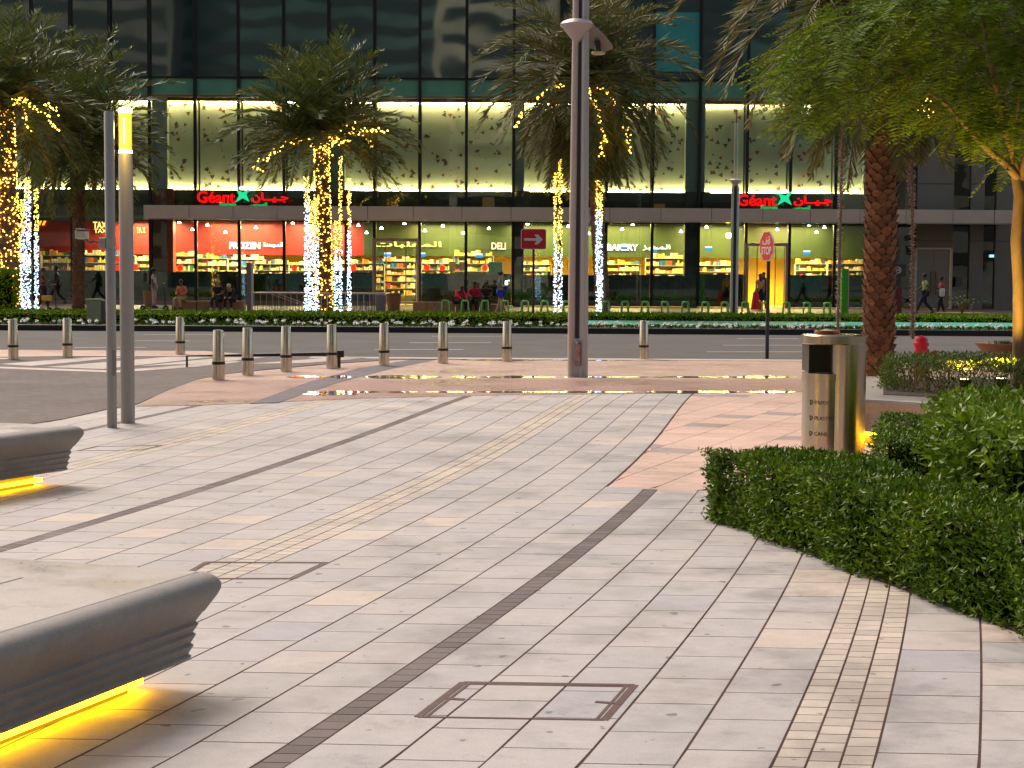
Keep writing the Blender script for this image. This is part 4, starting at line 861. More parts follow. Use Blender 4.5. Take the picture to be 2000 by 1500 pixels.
# stone block seats
m_block = M('block_stone', (.34, .21, .13), .7, col2=(.28, .17, .11), nscale=3)
def blocks(spans, Y, py1, label, group):
    for k, ((a, b, pt), lb) in enumerate(zip(spans, label)):
        x0, x1 = P(a, 600, Y).x, P(b, 600, Y).x; hh = P((a + b) / 2, pt, Y).z - .15
        r = thing('stone_block', lb, 'stone seat', (x0, Y, .15), 0, group); MB().box(.005, x1 - x0 - .005, 0, .6, .0, hh - .03).build('block', m_block, r, bevel=.012); MB().box(0, x1 - x0, -.01, .61, hh - .03, hh).build('seat_slab', m_block, r, bevel=.01)
blocks([(335, 383, 588), (384, 430, 588), (431, 476, 588)], 70, 607, ['brown stone seat block under the man in pink', 'empty brown stone seat block in the middle of three', 'brown stone seat block under the two people in black'], 'stone blocks at the left')
blocks([(806, 834, 590), (835, 848, 590), (849, 888, 590), (889, 936, 590), (937, 982, 594)], 69, 610, ['brown stone step block right of the plant pot', 'narrow brown stone block between two wider ones', 'brown stone block left of the pink-jacket person', 'brown stone block under the seated pink figures', 'low brown stone block left of the walking woman'], 'stone blocks at the middle')
# stair railing
m_rail = M('rail_steel', (.42, .38, .36), .3, .7); m_bal = M('baluster_dark', (.05, .048, .045), .4, .5)
Y = 64; x0, x1 = P(494, 600, Y).x, P(752, 600, Y).x; zr = P(620, 573, Y).z - .15
r = thing('stair_railing', 'grey metal railing with balusters round a stairway behind the lit palm', 'railing', (x0, Y, .15))
MB().tube([(0, 0, zr), (x1 - x0, 0, zr)], .035, 8).tube([(0, 2.2, zr), (x1 - x0, 2.2, zr)], .03, 8).tube([(0, 0, zr), (0, 2.2, zr)], .03, 8).tube([(x1 - x0, 0, zr), (x1 - x0, 2.2, zr)], .03, 8).build('top_rail', m_rail, r, 50)
MB().tube([(.7, .2, zr - .05), (2.6, .2, .1)], .025, 8).tube([(.7, 1.9, zr - .05), (2.6, 1.9, .1)], .025, 8).build('sloping_rail', m_rail, r, 50)
n = 86
for k in range(n):
    xx = .06 + (x1 - x0 - .12) * k / (n - 1); MB().box(xx - .012, xx + .012, -.01, .01, .03, zr - .03).build('baluster', m_bal if k % 4 else m_rail, r)
MB().box(0, x1 - x0, -.02, .02, 0, .03).build('bottom_rail', m_bal, r)
MB().box(x1 - x0 - .35, x1 - x0 + .02, -.03, .05, 0, zr - .05).build('end_panel', M('panel_grey', (.13, .12, .115), .45), r); MB().box(-.2, .02, -.03, .03, 0, zr - .05).build('end_panel', MATS['panel_grey'], r)
r2 = thing('grey_post', 'tall square grey post at the left end of the stair railing', 'post', (P(490, 600, Y).x, Y - .3, .15)); hh = P(490, 513, Y).z - .15
MB().box(-.12, .04, 0, .25, 0, hh).build('shaft', M('post_taupe', (.13, .11, .105), .5), r2, bevel=.01); MB().box(.05, .12, .02, .2, 0, hh - .03).build('light_edge', M('post_edge', (.45, .42, .42), .3), r2)
# ------------------------------------------------------------ vegetation
def palm_trunk(mb, h, r0, r1, rowh, n, lip, seed, lean=(0, 0)):
    rr = random.Random(seed); k = int(h / rowh)
    mb.tube([(lean[0] * t, lean[1] * t, h * t) for t in (0, .33, .66, 1)], [r0 * .97, (r0 * 2 + r1) / 3, (r0 + 2 * r1) / 3, r1], 14)
    for j in range(k):
        z = j * rowh; t = z / h; R = r0 + (r1 - r0) * t; cx, cy = lean[0] * t, lean[1] * t
        for i in range(n):
            a = 2 * math.pi * (i + (j % 2) * .5 + rr.uniform(-.08, .08)) / n; w = math.pi / n * rr.uniform(.95, 1.12); L = lip * rr.uniform(.6, 1.35); hh = rowh * rr.uniform(1.15, 1.6)
            def p(an, ra, zz): return (cx + ra * math.cos(an), cy + ra * math.sin(an), z + zz)
            mb.add([p(a - w * .5, R, 0), p(a + w * .5, R, 0), p(a + w, R + L * .55, hh * .55), p(a + w * .35, R + L, hh), p(a - w * .35, R + L, hh * .97), p(a - w, R + L * .55, hh * .55), p(a + w * .4, R * .97, hh * .93), p(a - w * .4, R * .97, hh * .93)],
                   [(0, 1, 2, 5), (5, 2, 3, 4), (4, 3, 6, 7), (2, 6, 3), (5, 4, 7)])
def palm_crown(c, nf, L, seed, emin, emax, lw=.032, pairs=42, droop=1.0, mats=None, parent=None, azr=None):
    rg = np.random.default_rng(seed); C = []; D = []; N = []; LL = []; rach = MB()
    for k in range(nf):
        t = k / (nf - 1); az = k * 2.39996 + rg.uniform(-.2, .2)
        if azr: az = azr[0] + (azr[1] - azr[0]) * rg.random()
        el = math.radians(emax + (emin - emax) * t ** .9 + rg.uniform(-7, 7)); l = L * rg.uniform(.82, 1.08) * (1 - .12 * t)
        p = np.array(c, float) + np.array([math.cos(az), math.sin(az), .3]) * .15; h = np.array([math.cos(az), math.sin(az), 0.]); side = np.array([-math.sin(az), math.cos(az), 0.])
        n = 12; st = l / n; pts = [p.copy()]; dirs = []; e = el
        for i in range(n):
            d = h * math.cos(e) + np.array([0, 0, 1.]) * math.sin(e); dirs.append(d); p = p + d * st; pts.append(p.copy()); e -= droop * (.05 + .11 * i / n) * (1.0 if e > -1.3 else 0) * (math.cos(e) * .8 + .35)
        rach.tube(pts, [.035 * (1 - .85 * i / n) + .004 for i in range(n + 1)], 4)
        dirs.append(dirs[-1]); s = np.linspace(.10, 1, pairs); 
        tw = rg.uniform(-.4, .4)
        for si in s:
            x = si * n; i = min(int(x), n - 1); f = x - i; q = pts[i] * (1 - f) + pts[min(i + 1, n)] * f; d = dirs[i]; up = np.cross(side, d); up /= np.linalg.norm(up)
            if up[2] < 0: up = -up
            ll = l * .17 * (math.sin(math.pi * min(1, si * .85 + .12)) ** .6) + .05
            for sg in (-1, 1):
                v = d * (.45 + .5 * si) + side * sg * (.95 - .3 * si) + up * (.42 + tw * sg * .3 + rg.uniform(-.25, .2)) + np.array([0, 0, -.22]) + rg.normal(0, .09, 3)
                C.append(q); D.append(v); N.append(np.cross(v, side * sg) + rg.normal(0, .5, 3)); LL.append(ll * rg.uniform(.8, 1.15))
    o = leafmesh('fronds', np.array(C), np.array(D), np.array(N), np.array(LL), lw, mats[0], parent)
    rach.build('frond_stalks', mats[1], parent, 40); return o
m_frond = M('palm_frond', (.10, .15, .032), .5, col2=(.17, .19, .045), nscale=1.2, island=.45, trans=.15, spec=.3); m_stalk = M('palm_stalk', (.13, .10, .04), .6)
m_frondb = M('palm_frond_dry', (.21, .165, .05), .6, col2=(.11, .155, .035), nscale=1.5, island=.45, trans=.15, spec=.3)
m_ptr = M('palm_bark_far', (.16, .09, .05), .8, col2=(.09, .055, .035), nscale=9, island=.3)
m_ptrn = M('palm_bark', (.30, .14, .065), .75, col2=(.16, .075, .035), nscale=14, island=.4, bump=(60, .6, .01))
def palm(px, py, Y, top, r, label, seed, nf, L, emin, emax, z0=.15, droop=1., lw=.034, pairs=42, topx=None, mats=None):
    p = P(px, py, Y); q = P(topx or px, top, Y); h = q.z - z0; R = thing('palm_tree', label, 'palm tree', (p.x, Y, z0), 0, 'date palms')
    mb = MB(); palm_trunk(mb, h, r, r * .8, .17, 9, .05, seed, (q.x - p.x, 0)); mb.build('trunk', m_ptr, R)
    palm_crown((q.x - p.x, 0, h - .1), nf, L, seed, emin, emax, lw, pairs, droop, mats or (m_frond, m_stalk), R); return R
palm(22, 614, 62, 190, .36, 'leftmost palm, its trunk densely wrapped in warm lights', 1, 95, 4.2, -40, 84, lw=.06, pairs=48, topx=8, droop=.8)
palm(153, 606, 67, 260, .24, 'slim palm with a bare trunk left of the grey poles', 2, 105, 4.5, -55, 86, lw=.06, pairs=48, topx=155, droop=.85)
palm(634, 612, 65, 272, .30, 'middle palm with a trunk wrapped in warm lights', 3, 120, 4.3, -6, 90, lw=.06, pairs=54, topx=628, droop=.92)
palm(1178, 618, 61, 150, .25, 'palm with drooping shaggy crown behind the tall central pole', 4, 150, 4.7, -85, 84, droop=1.15, lw=.055, pairs=54, topx=1150, mats=(m_frondb, m_stalk))
# near palm
p = G(1714, 738); zt = P(1712, -40, p.y).z
R = thing('palm_tree', 'near palm with a thick scaly trunk behind the recycling bin', 'palm tree', p, 0, 'date palms'); mb = MB(); palm_trunk(mb, zt, .235, .225, .105, 9, .055, 9); mb.build('trunk', m_ptrn, R)
palm_crown((0, 0, zt - .1), 90, 3.6, 21, -75, 60, .034, 64, 1.25, (m_frondb, m_stalk), R)
# fairy lights
m_bw = emis('bulb_warm', (1, .50, .05), 13); m_bc = emis('bulb_cool', (.55, .74, 1), 6); m_bwd = emis('bulb_warm_dense', (1, .58, .08), 8); m_wire = M('light_wire', (.03, .03, .02), .7)
def octs(pts, r):
    pts = np.asarray(pts); n = len(pts); r = np.broadcast_to(np.asarray(r).reshape(-1, 1, 1), (n, 1, 1))
    b = np.array([(1, 0, 0), (-1, 0, 0), (0, 1, 0), (0, -1, 0), (0, 0, 1), (0, 0, -1)], float); V = pts[:, None, :] + b[None] * r
    f = np.array([(0, 2, 4), (2, 1, 4), (1, 3, 4), (3, 0, 4), (2, 0, 5), (1, 2, 5), (3, 1, 5), (0, 3, 5)]); return V.reshape(-1, 3), (f[None] + 6 * np.arange(n)[:, None, None]).reshape(-1, 3)
def bulbs(parent, pts, r, mat, name='bulbs'):
    V, Fc = octs(pts, r); o = npmesh(name, V, Fc, mat, parent); o['kind'] = 'stuff'; return o
def wrap_lights(px, py, topx, topy, Y, r, n, label, seed, br=.034):
    rg = np.random.default_rng(seed); p = P(px, py, Y); q = P(topx, topy, Y); R = thing('trunk_lights', label, 'fairy lights', (p.x, Y, .16)); t = rg.random(n); a = rg.random(n) * 2 * math.pi
    rad = r * (1 - .2 * t) + .05; h = q.z - .16; pts = np.stack([(q.x - p.x) * t + rad * np.cos(a), rad * np.sin(a), h * t], 1); bulbs(R, pts, br * .82 * rg.uniform(.6, 1.2, n), m_bw)
    s = np.linspace(0, 1, 260); MB().tube([((q.x - p.x) * t_ + (r * (1 - .2 * t_) + .045) * math.cos(t_ * 110), (r * (1 - .2 * t_) + .045) * math.sin(t_ * 110), h * t_) for t_ in s], .008, 3).build('wire', m_wire, R)
wrap_lights(22, 614, 8, 205, 62, .38, 900, 'warm fairy lights wound round the leftmost palm trunk', 1, .034)
wrap_lights(634, 612, 628, 285, 65, .31, 700, 'warm fairy lights wound round the middle palm trunk', 2, .032)
def line_lights(name, polys, Y, label, seed, step=6, br=.035, mat=None):
    rg = np.random.default_rng(seed); o = P(*polys[0][0], Y); R = thing('string_lights', label, 'string lights', o); pts = []; mb = MB()
    for pl in polys:
        q = [np.array(P(a, b, Y)) - np.array(o) for a, b in pl]; mb.tube([tuple(v) for v in q], .01, 4)
        for u, v, (a, b), (c_, d_) in zip(q, q[1:], pl, pl[1:]):
            n = max(2, int(math.hypot(c_ - a, d_ - b) / step * 2))
            for k in range(n): pts.append(u + (v - u) * (k + rg.random()) / n + rg.normal(0, .05, 3))
    bulbs(R, np.array(pts), br * rg.uniform(.7, 1.2, len(pts)), mat or m_bw); mb.build('wire', m_wire, R); return R
line_lights('a', [[(30, 192), (45, 212), (58, 255)], [(35, 195), (60, 205), (80, 220)], [(85, 200), (100, 212), (113, 224)], [(90, 222), (102, 242), (117, 254)], [(20, 205), (35, 195), (50, 193)]], 60.6, 'warm lights trailing through the fronds of the leftmost palm', 3)
line_lights('c', [[(610, 262), (612, 285), (622, 300)], [(556, 280), (585, 276), (612, 275)], [(553, 288), (530, 300), (510, 318)], [(636, 282), (660, 255), (695, 242)], [(640, 288), (670, 262), (700, 257), (730, 253), (757, 256)], [(652, 280), (675, 278), (700, 264)], [(702, 266), (718, 274), (730, 292)], [(612, 302), (630, 285), (648, 298)], [(505, 315), (495, 325), (512, 335)], [(628, 282), (640, 296), (645, 305)]], 64.3, 'warm lights looping along the lower fronds of the middle palm', 4)
line_lights('d', [[(1088, 172), (1098, 162), (1100, 170)], [(1046, 195), (1060, 182), (1068, 176)], [(1150, 178), (1162, 198), (1172, 238), (1178, 270), (1176, 310)], [(1168, 170), (1185, 182), (1198, 200), (1204, 215)], [(1218, 240), (1226, 262), (1231, 295)], [(1006, 250), (1020, 222)], [(1148, 170), (1155, 190)]], 59.5, 'warm lights hanging in the drooping fronds behind the central pole', 5)
line_lights('e', [[(1802, 200), (1808, 212), (1816, 226)]], 24, 'short cluster of warm lights under the feathery tree', 6, 3, .012)
def garland(px, y0, y1, Y, label, seed, warm=.35, rad=.09, n=420, bot=None, br=.022):
    rg = np.random.default_rng(seed); a = P(px, y0, Y); b = P(bot or px, y1, Y); R = thing('hanging_lights', label, 'hanging lights', b, 0, 'hanging light garlands'); t = rg.random(n) ; an = rg.random(n) * 6.283; rr_ = rad * np.sqrt(rg.random(n))
    d = np.array(a - b); pts = d[None] * t[:, None] + np.stack([rr_ * np.cos(an), rr_ * np.sin(an), 0 * rr_], 1); w = t + rg.normal(0, .05, n) > 1 - warm
    bulbs(R, pts[~w], br * rg.uniform(.6, 1.2, (~w).sum()), m_bc, 'cool_bulbs'); bulbs(R, pts[w], br * rg.uniform(.6, 1.1, w.sum()), m_bwd, 'warm_bulbs'); MB().tube([(0, 0, 0), tuple(d)], .012, 4).build('wire', m_wire, R)
for k, (px, y0, y1, lb, wm, rad, n) in enumerate([(44, 388, 612, 'hanging white lights close right of the leftmost palm', .3, .10, 480), (54, 348, 612, 'taller thick white hanging lights second from the leftmost palm', .15, .13, 700), (71, 368, 612, 'hanging lights third from the leftmost palm, warm on top', .35, .09, 500), (599, 345, 612, 'leftmost hanging lights beside the middle palm', .2, .11, 600), (609, 390, 612, 'dense white hanging lights just left of the middle palm trunk', .3, .11, 560), (619, 388, 612, 'hanging lights touching the left side of the middle palm', .35, .08, 350), (656, 432, 612, 'short hanging lights just right of the middle palm trunk', .35, .09, 380), (665, 302, 612, 'tall thin hanging lights second right of the middle palm', .6, .07, 420), (682, 346, 612, 'rightmost hanging lights beside the middle palm', .35, .08, 520), (1084, 338, 610, 'pinkish-white hanging lights left of the tall central pole', .5, .06, 420), (1094, 312, 618, 'long hanging lights second left of the tall central pole', .6, .10, 520), (1170, 352, 618, 'thick bright white hanging lights in front of the bare palm trunk', .25, .14, 900), (1146, 385, 600, 'thin string of warm lights at the right edge of the central pole', 1.0, .04, 60)]):
    garland(px, y0, y1, 60 + (k % 3) * .3, lb, 50 + k, wm, rad, int(n * .7))
def dead_garland(pts, Y, rad, label, seed, dens=95):
    rg = np.random.default_rng(seed); q = [P(a, b, Y) for a, b in pts]; o = q[-1]; R = thing('unlit_garland', label, 'garland', o, 0, 'unlit hanging garlands'); q = [v - o for v in q]
    MB().tube([tuple(v) for v in q], rad * .35, 6).build('rope', M('garland_rope', (.22, .15, .11), .8), R); mb = MB(); tot = sum((v - u).length for u, v in zip(q, q[1:])); C = []; D = []
    for u, v in zip(q, q[1:]):
        n = int((v - u).length * dens)
        for k in range(n): c_ = np.array(u + (v - u) * rg.random()); d = rg.normal(0, 1, 3) * (1, 1, .5); C.append(c_); D.append(d)
    leafmesh('unlit_bulbs', np.array(C), np.array(D), rg.normal(0, 1, (len(C), 3)), rad * 1.15, .016, M('unlit_bulb', (.50, .40, .34), .4, island=.5), R)['kind'] = 'stuff'
dead_garland([(1646, 228), (1642, 400), (1636, 640)], 26.0, .062, 'fuzzy unlit garland hanging left of the near palm trunk', 1, 150)
dead_garland([(1778, 200), (1782, 400), (1783, 662)], 26.4, .068, 'fuzzy unlit garland ending at the red hydrant', 2, 170)
dead_garland([(1764, 215), (1769, 300), (1777, 380)], 26.2, .045, 'thinner fuzzy garland merging into the one above the hydrant', 3, 130)
# feathery tree at right
p = P(1992, 712, 17.4); z0 = .4; R = thing('feathery_tree', 'feathery-leaved tree with yellow-lit trunk at the right edge', 'tree', (p.x, 17.4, z0)); O = Vector((p.x, 17.4, z0))
m_bark = M('smooth_bark', (.26, .17, .09), .8, col2=(.15, .10, .055), nscale=6, stretch=(1, 1, .3), bump=(18, .6, .01))
def Q(px, py, Y=17.4): return tuple(P(px, py, Y) - O)
mb = MB(); mb.tube([(0, 0, -.3), Q(1990, 560), Q(1985, 470), Q(1992, 385), Q(1985, 345)], [.068, .062, .06, .062, .055], 12)
for pts, rs in (([(1990, 350), (1965, 320), (1938, 300), (1908, 270), (1880, 240), (1850, 205), (1814, 180)], (.05, .042, .038, .03, .022, .018, .014)), ([(1988, 345), (1972, 290), (1962, 240), (1950, 185), (1930, 110), (1920, 40), (1890, -60)], (.05, .042, .036, .03, .024, .02, .012)), ([(1992, 350), (2010, 290), (2040, 210), (2080, 120), (2100, 0)], (.05, .04, .035, .03, .02)),
    ([(1938, 300), (1915, 262), (1895, 250), (1862, 218)], (.03, .02, .016, .01)), ([(1908, 270), (1922, 240), (1928, 200)], (.014, .01, .007)), ([(1930, 110), (1880, 60), (1800, 20), (1700, 10)], (.02, .016, .012, .008)), ([(1814, 180), (1760, 140), (1690, 110), (1620, 100)], (.013, .011, .009, .005)), ([(1950, 185), (1900, 130), (1840, 90), (1760, 70)], (.018, .014, .01, .006)), ([(1965, 250), (1935, 262), (1905, 275)], (.016, .012, .01)), ([(2040, 210), (2000, 100), (1980, 0)], (.02, .015, .01)), ([(1985, 345), (1975, 310), (1980, 262), (1990, 200), (1995, 120)], (.03, .025, .02, .016, .01))):
    yy = 17.4; q = []
    for i, (a, b) in enumerate(pts): q.append(Q(a, b, yy - .12 * i * (1 if len(pts) % 2 else -1)))
    mb.tube(q, rs, 8)
mb.build('trunk', m_bark, R, 60)
rg = np.random.default_rng(77); C = []; D = []; N = []; LL = []; WW = []; stalk = MB()
def inside(px, py):
    lo = np.interp(px, [1540, 1570, 1620, 1680, 1740, 1790, 1830, 1880, 1930, 2000, 2400], [150, 225, 235, 205, 200, 205, 250, 270, 250, 300, 320])
    up = np.interp(px, [1540, 1560, 1620, 1700, 1760, 1850, 2000, 2400], [120, 70, 20, -10, -60, -200, -260, -200]); return up < py < lo
cnt = 0
while cnt < 1500:
    px, py = rg.uniform(1555, 2350), rg.uniform(-250, 300)
    if not inside(px, py): continue
    if rg.random() < .3 and 1760 < px < 1900 and py > 140: continue
    if py < -40 and rg.random() < .45: continue
    cnt += 1; Y = rg.uniform(15.9, 19.4); c = np.array(P(px, py, Y) - O); out = np.array([(px - 2000) / 450, (Y - 17.4) / 3, 0]) + rg.normal(0, .55, 3) * (1, 1, 0); out /= np.linalg.norm(out) + 1e-6
    L = rg.uniform(.42, .8); el = rg.uniform(-.7, .15); d = np.array([out[0] * math.cos(el), out[1] * math.cos(el), math.sin(el)]); side = np.cross(d, [0, 0, 1.]); side /= np.linalg.norm(side); up = np.cross(side, d); n = 15; pts = []
    q = c.copy(); dd = d.copy()
    for i in range(n):
        q = q + dd * L / n; dd = dd + np.array([0, 0, -.035]); dd /= np.linalg.norm(dd); pts.append(tuple(q)); l = .15 * math.sin(math.pi * (.12 + .8 * i / n)) ** .7
        for sg in (-1, 1):
            C.append(q.copy()); D.append(dd * .35 + side * sg + up * .1 + rg.normal(0, .06, 3) + np.array([0, 0, -.12])); N.append(up + rg.normal(0, .2, 3)); LL.append(l); WW.append(.03)
    stalk.tube([tuple(c), pts[n // 2], pts[-1]], [.004, .003, .0015], 3)
m_fea = M('feather_leaf', (.06, .145, .004), .6, col2=(.155, .20, .006), nscale=1.1, island=.45, trans=.35, spec=.08)
leafmesh('crown', np.array(C), np.array(D), np.array(N), np.array(LL), np.array(WW), m_fea, R); stalk.build('leaf_stalks', M('twig_brown', (.14, .11, .03), .7), R)
# hedges
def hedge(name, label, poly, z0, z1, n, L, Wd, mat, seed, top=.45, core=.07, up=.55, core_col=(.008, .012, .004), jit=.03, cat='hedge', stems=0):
    """poly: world footprint (x, y) counter-clockwise"""
    rg = np.random.default_rng(seed); o = poly[0]; R = thing(name, label, cat, (o[0], o[1], z0)); pl = np.array(poly) - np.array(o); h = z1 - z0; m_ = len(pl)
    e = np.roll(pl, -1, 0) - pl; el = np.linalg.norm(e, axis=1); per = el.sum(); x0, y0 = pl.min(0); x1, y1 = pl.max(0)
    def inp(q):
        c_ = np.zeros(len(q), bool)
        for i in range(m_):
            a, b = pl[i], pl[(i + 1) % m_]; k = ((a[1] > q[:, 1]) != (b[1] > q[:, 1])) & (q[:, 0] < (b[0] - a[0]) * (q[:, 1] - a[1]) / (b[1] - a[1] + 1e-12) + a[0]); c_ ^= k
        return c_
    nt_ = int(n * top); q = rg.uniform((x0, y0), (x1, y1), (nt_ * 4, 2)); q = q[inp(q)][:nt_]
    bump_ = .035 * np.sin(q[:, 0] * 5.1 + seed) * np.cos(q[:, 1] * 4.3) + .02 * np.sin(q[:, 0] * 13 + q[:, 1] * 11)
    Ct = np.stack([q[:, 0], q[:, 1], h - np.abs(rg.normal(0, jit, len(q))) + bump_ * min(1, h * 2)], 1); Dt = rg.normal(0, .75, Ct.shape) + (0, 0, up); Nt = rg.normal(0, .6, Ct.shape) + (0, 0, 1)
    ns = n - nt_; i = rg.choice(m_, ns, p=el / per); t = rg.random(ns); a = pl[i] + e[i] * t[:, None]; nr = np.stack([e[i][:, 1], -e[i][:, 0]], 1) / el[i][:, None]; zz = rg.random(ns) * h
    off = rg.normal(0, jit, ns) - .01 + .03 * np.sin(t * el[i] * 6 + zz * 5) - .05 * np.clip(zz / h - .85, 0, 1) * 3
    Cs = np.stack([a[:, 0] + nr[:, 0] * off, a[:, 1] + nr[:, 1] * off, zz], 1); Ds = rg.normal(0, .7, Cs.shape) + np.stack([nr[:, 0], nr[:, 1], np.full(ns, up)], 1) * .8; Ns = rg.normal(0, .5, Cs.shape) + np.stack([nr[:, 0], nr[:, 1], np.full(ns, .5)], 1)
    k = len(Ct) + ns; leafmesh('foliage', np.concatenate([Ct, Cs]), np.concatenate([Dt, Ds]), np.concatenate([Nt, Ns]), L * rg.uniform(.6, 1.25, k), Wd * rg.uniform(.7, 1.2, k), mat, R, fold=.15)
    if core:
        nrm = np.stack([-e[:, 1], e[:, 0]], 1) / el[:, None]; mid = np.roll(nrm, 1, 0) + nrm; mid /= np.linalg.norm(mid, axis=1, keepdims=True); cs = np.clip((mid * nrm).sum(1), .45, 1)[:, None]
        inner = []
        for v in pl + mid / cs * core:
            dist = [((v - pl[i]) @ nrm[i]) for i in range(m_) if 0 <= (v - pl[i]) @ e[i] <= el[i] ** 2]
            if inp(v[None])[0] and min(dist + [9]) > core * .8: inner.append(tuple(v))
        MB().prism(inner, .0, h - core).build('shade_core', M('hedge_core', core_col, 1., spec=0), R)  # added near-black solid: blocks see-through, its colour stands in for shade between leaves
    if stems:
        mb = MB()
        for _ in range(stems):
            i = rg.integers(m_); v = pl[i] + e[i] * rg.random(); v = v + (pl.mean(0) - v) * rg.uniform(.02, .3); w_ = rg.normal(0, .05, 2); mb.tube([(v[0], v[1], 0), (v[0] + w_[0], v[1] + w_[1], h * .5), (v[0] + w_[0] * 2, v[1] + w_[1] * 2, h * .95)], [.006, .004, .002], 4)
        mb.build('twigs', M('hedge_stem', (.28, .17, .06), .7), R)['kind'] = 'stuff'
    return R
def gp(px, py, z=0): q = G(px, py, z); return (q.x, q.y)
m_hl = M('hedge_leaf', (.07, .145, .005), .4, col2=(.145, .235, .008), nscale=2.2, island=.6, trans=.15, spec=.28, hue=.02)
A = gp(1392, 1012); Bq = gp(1480, 1046); C_ = gp(2000, 1241); Dq = gp(2250, 1335)
back = [gp(2250, 1015, .47), gp(1990, 985, .47), gp(1830, 948, .47), gp(1700, 892, .47), gp(1560, 880, .47), gp(1440, 882, .47), gp(1398, 884, .47)]
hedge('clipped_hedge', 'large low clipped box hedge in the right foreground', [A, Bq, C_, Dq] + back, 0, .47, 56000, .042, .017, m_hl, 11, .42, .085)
A2 = [gp(1716, 852, .5), gp(1850, 870, .5), gp(1900, 830, .5), gp(1850, 808, .5), gp(1722, 812, .5)]
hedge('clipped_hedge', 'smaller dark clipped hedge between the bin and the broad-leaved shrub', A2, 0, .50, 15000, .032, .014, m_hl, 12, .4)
m_bl = M('broad_leaf', (.10, .19, .008), .42, col2=(.19, .28, .012), nscale=3, island=.5, trans=.25, spec=.3)
A3 = [gp(1856, 818, .72), gp(1960, 836, .72), gp(2250, 880, .72), gp(2400, 780, .72), gp(2000, 765, .72), gp(1850, 768, .72)]
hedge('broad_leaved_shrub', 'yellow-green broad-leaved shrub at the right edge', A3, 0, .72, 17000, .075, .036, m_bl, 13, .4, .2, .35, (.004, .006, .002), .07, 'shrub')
m_tl = M('thin_leaf', (.09, .15, .015), .5, col2=(.12, .15, .02), nscale=3, island=.4, trans=.2)
A4 = [gp(1735, 768, .42), gp(1850, 776, .42), gp(2150, 782, .42), gp(2150, 752, .42), gp(1850, 745, .42), gp(1740, 748, .42)]
hedge('twiggy_hedge', 'thin upright twiggy hedge in the raised bed behind the curved bench', A4, .40, .755, 14000, .05, .016, m_tl, 14, .4, 0, 1.2, (.02, .02, .01), .05, 'hedge', 150)
# soil beds
struct(MB().prism([A, Bq, C_, Dq, gp(2400, 1000), gp(2200, 900), gp(1800, 898), gp(1700, 905), gp(1440, 950), gp(1396, 975)], -.02, .012).build('planting_bed_soil', m_soil))
# raised planter bench
zb = .45; fr = [gp(1645, 778, zb), gp(1700, 779, zb), gp(1790, 784, zb), gp(1900, 796, zb), gp(2100, 822, zb), gp(2400, 860, zb)]; bk = [gp(2500, 735, zb), gp(1648, 735, zb)]
R = thing('planter_bench', 'pale curved concrete planter bench with yellow underglow behind the bin', 'bench', (fr[0][0], fr[0][1], 0)); rel = lambda q, dy=0: (q[0] - fr[0][0], q[1] - fr[0][1] + dy)
mb = MB(); prof = [(.10, .12), (.03, .38), (.0, .41), (.01, .44), (.05, .45)]
vs = []; 
for ins, z in prof: vs += [(*rel(q, ins), z) for q in fr]
n = len(fr); mb.add(vs, [(j * n + i, j * n + i + 1, (j + 1) * n + i + 1, (j + 1) * n + i) for j in range(len(prof) - 1) for i in range(n - 1)]); mb.build('curved_front', m_conct, R, 40)
MB().prism([rel(q, .05) for q in fr] + [rel(q) for q in bk], .12, .449).build('seat_slab', m_conct, R)
MB().prism([rel(q, .22) for q in fr] + [rel(q) for q in bk], 0, .119).build('plinth', m_conct, R)
mb = MB(); ff = [rel(q, .17) for q in fr]; 
for a, b in zip(ff, ff[1:]): mb.prism([a, b, (b[0], b[1] + .03), (a[0], a[1] + .03)], .08, .112)
mb.build('led_strip', m_led, R)
MB().prism([rel(q) for q in (gp(1725, 771, zb), gp(2400, 800, zb), gp(2400, 740, zb), gp(1725, 742, zb))], .45, .456).build('soil_top', m_soil, R)
# uplights
def uplight(loc, label, energy, tgt, col=(1, .62, .10), size=70):
    r = thing('garden_uplight', label, 'light', loc); MB().lathe((0, 0, 0), [(.03, 0), (.03, .06), (.055, .07), (.06, .14), (.05, .14)], 14).build('housing', m_greyd, r, 40); MB().lathe((0, 0, 0), [(.045, .135), (.045, .142), (.001, .143)], 14).build('lens', emis('uplight_lens', (1, .7, .2), 20), r)
    ld = bpy.data.lights.new('uplight_lamp', 'SPOT'); ld.energy = energy; ld.color = col; ld.spot_size = math.radians(size); ld.spot_blend = .8; ld.shadow_soft_size = .05; lo = bpy.data.objects.new('uplight_lamp', ld); COL.objects.link(lo); lo.location = Vector(loc) + Vector((0, 0, .16)); lo.rotation_euler = (Vector(loc) - Vector(tgt)).to_track_quat('Z', 'Y').to_euler()
q = P(1955, 742, 16.9); uplight((q.x, 16.9, .456), 'small uplight at the foot of the feathery tree', 75, P(1975, 250, 17.5), size=95)
q = P(1885, 738, 16.7); uplight((q.x, 16.7, .456), 'small uplight glowing inside the thin twiggy hedge', 90, P(1850, 0, 17.6), size=120)
